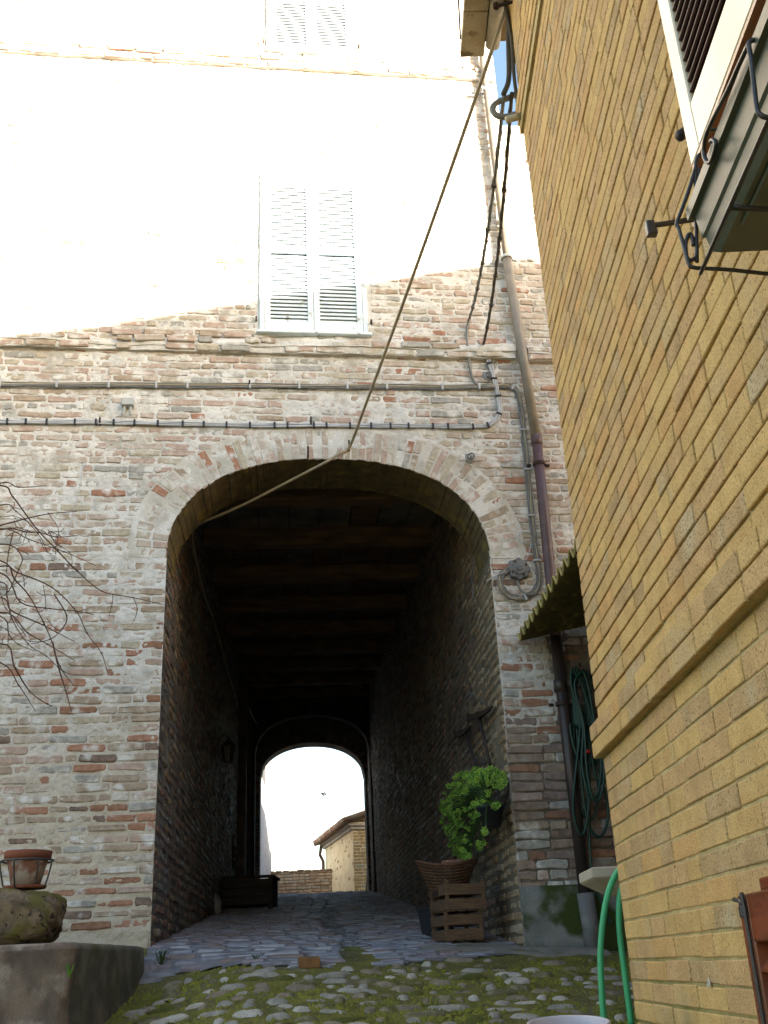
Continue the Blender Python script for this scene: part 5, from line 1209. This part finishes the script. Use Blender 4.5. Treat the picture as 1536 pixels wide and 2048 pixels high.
def vine():
    rg = random.Random(4); S = 3.414
    T = [[(0, 240), (100, 320), (250, 530), (400, 690), (540, 830), (700, 960), (920, 1010), (1120, 1050)], [(0, 800), (130, 830), (360, 940), (530, 1100), (600, 1250), (700, 1390), (740, 1540)],
         [(0, 1110), (200, 1250), (330, 1330), (515, 1440)], [(0, 1000), (90, 1100), (300, 1200), (390, 1240), (510, 1315)], [(0, 1320), (110, 1490), (215, 1650), (330, 1740), (370, 1742)],
         [(0, 1450), (140, 1610), (255, 1790)], [(0, 540), (180, 560), (280, 570), (400, 588), (540, 590)], [(0, 520), (170, 470), (340, 430), (530, 415)], [(0, 220), (130, 250), (320, 243)],
         [(0, 760), (100, 880), (200, 1000), (300, 1180), (360, 1310), (410, 1480), (500, 1610)], [(360, 1310), (410, 1480), (450, 1640), (495, 1795)], [(0, 830), (150, 1040), (350, 1090), (520, 1105), (650, 1120)],
         [(0, 540), (200, 610), (440, 690), (660, 795)], [(100, 560), (70, 700), (45, 870)], [(0, 640), (150, 720), (130, 830), (60, 960), (0, 1010)], [(380, 980), (460, 1130), (430, 1220), (350, 1300), (210, 1310), (60, 1230)],
         [(340, 430), (390, 500), (410, 570), (380, 700), (430, 880)], [(920, 1010), (940, 1080), (920, 1160), (885, 1205)], [(780, 975), (770, 1050), (750, 1150)], [(0, 380), (120, 420), (270, 570), (330, 700)], [(0, 450), (110, 470), (240, 690)],
         [(0, 900), (60, 1000), (90, 1150), (200, 1330), (330, 1410), (430, 1500)], [(0, 1200), (60, 1290), (40, 1400)], [(0, 1130), (70, 1260), (130, 1330), (250, 1380)], [(200, 540), (160, 660)], [(520, 1105), (580, 1085), (630, 1070)], [(410, 1480), (480, 1525), (620, 1545)],
         [(0, 700), (90, 660), (200, 620), (330, 500)], [(0, 960), (120, 905), (180, 865)], [(60, 1300), (180, 1240), (300, 1120)], [(250, 530), (320, 560), (420, 660), (490, 720), (495, 830)]]
    for k, t in enumerate(T):
        Y = 6.95+rg.uniform(-.25, .35); pts = []
        for i, (x, y) in enumerate(t): pts.append(atY(x/S-2+rg.uniform(-2, 2), 900+y/S+rg.uniform(-2, 2), Y+.12*i*rg.uniform(-.4, .8)))
        if t[0][0] == 0: pts = [pts[0]*1+np.array([-.55, rg.uniform(-.1, .1), rg.uniform(-.25, .15)])]+pts
        th = .007 if k < 12 else (.0055 if k < 16 or k in (19, 21, 23) else .0032)
        q = MB(); q.tube(spline(pts, 5), lambda u, th=th: th*(1-.62*u), 5)
        for p in pts[1:-1]:
            q.lathe(p-ZV*.006, [(.0, 0), (th*1.35, .004), (th*1.3, .009), (.0, .013)], 6)
        q.build('twig', M_TWIG, vn, True)
    for k in range(26):
        x, y = rg.uniform(0, 330), rg.uniform(380, 1500); a = rg.uniform(-1.2, 1.3); pts = []
        Y = 6.9+rg.uniform(-.2, .3)
        for i in range(4): pts.append(atY(x/S, 900+y/S, Y)); x += 40*math.cos(a)*rg.uniform(.6, 1.3); y += 45*math.sin(a)+14; a += rg.uniform(-.7, .7)
        q = MB(); q.tube(spline(pts, 4), .0028, 4); q.build('tendril', M_TWIG, vn, True)
    q = MB(); q.tube(spline([np.array([-3.3, 6.9, .17]), np.array([-3.2, 6.95, 1.2]), np.array([-3.15, 6.9, 2.2]), np.array([-3.0, 6.9, 3.1])], 6), .03, 8); q.build('stem', M_TWIG, vn, True)
vine()
# ------------------------------------------------------------------ odds and ends on the ground
def on_ground(px, py):
    d_ = ray(px, py); a, b = 3.0, 24.0
    f = lambda t: d_[2]*t-gz(d_[0]*t, d_[1]*t)
    ts = np.linspace(4.0, 22, 400); v = [f(t) for t in ts]
    for i in range(399):
        if v[i] > 0 >= v[i+1] or v[i] < 0 <= v[i+1]:
            t = ts[i]+(ts[i+1]-ts[i])*v[i]/(v[i]-v[i+1]); return d_*t
    return d_*8
P = on_ground(618, 1934); rt = R(8); q = MB(); ux = np.array([math.cos(rt), math.sin(rt), 0]); uy = np.array([-math.sin(rt), math.cos(rt), .1])
q.box(P+ZV*.028, ux*.07, uy*.06, ZV*.03, 0, .004, .004); tag(q.build('loose_brick', mat('loose_brick_clay', (.23, .115, .045), (.17, .09, .04), 12, .9, .6, 80)), 'single orange brick lying at the edge of the cobbles', 'brick')
P = on_ground(322, 1936); leafy('weed', P, .12, 90, M_WEED, 'dark green weed tuft at the foot of the left jamb', .12)
P = on_ground(512, 1924); leafy('weed', P, .05, 24, M_WEED, 'small green sprout between the pavers at the passage mouth', .04)
P = atY(135, 1955, 6.02); leafy('weed', P+np.array([0, .03, 0]), .07, 20, M_LEAF, 'tiny green sprig growing from the crack in the retaining wall', .035)
lv = MB()
for i in range(60):
    x = -1.62+abs(random.gauss(0, .22)); y = random.uniform(5.7, 7.2); z = gz(x, y)+.008; a = random.random()*6.28; l = random.uniform(.015, .04)
    e1 = np.array([math.cos(a), math.sin(a), random.uniform(-.3, .3)])*l; e2 = np.array([-math.sin(a), math.cos(a), random.uniform(-.3, .3)])*l*.35; c = np.array([x, y, z])
    lv.add([c-e1, c+e2, c+e1, c-e2], [(0, 1, 2, 3)])
o = lv.build('fallen_leaves', mat('dead_leaf', (.16, .085, .035), (.10, .055, .025), 12, .85)); tag(o, kind='stuff')
# concrete apron by the pier
def apron():
    P = []
    for u in np.linspace(1.75, 3.3, 26):
        row = []
        for d_ in np.linspace(-.50, .55 if u < 2.7 else -.02, 14):
            p = F0+FU*u+(-FN)*d_; k = max(0, 1-abs(d_+.0)/.52)*min(1, (u-1.75)/.5)
            row.append(np.array([p[0], p[1], gz(p[0], p[1])-.02+.045*min(1, k*2.2)+.008*float(fbm(u*6, d_*6, 15))]))
        P.append(row)
    m = MB(); m.grid(np.array(P)); structure(m.build('concrete_apron', mat('dusty_apron', (.26, .24, .21), (.20, .185, .16), 7, .95, .9, 60, (.14, .13, .07), 4, (.52, .66)), None, True))
apron()
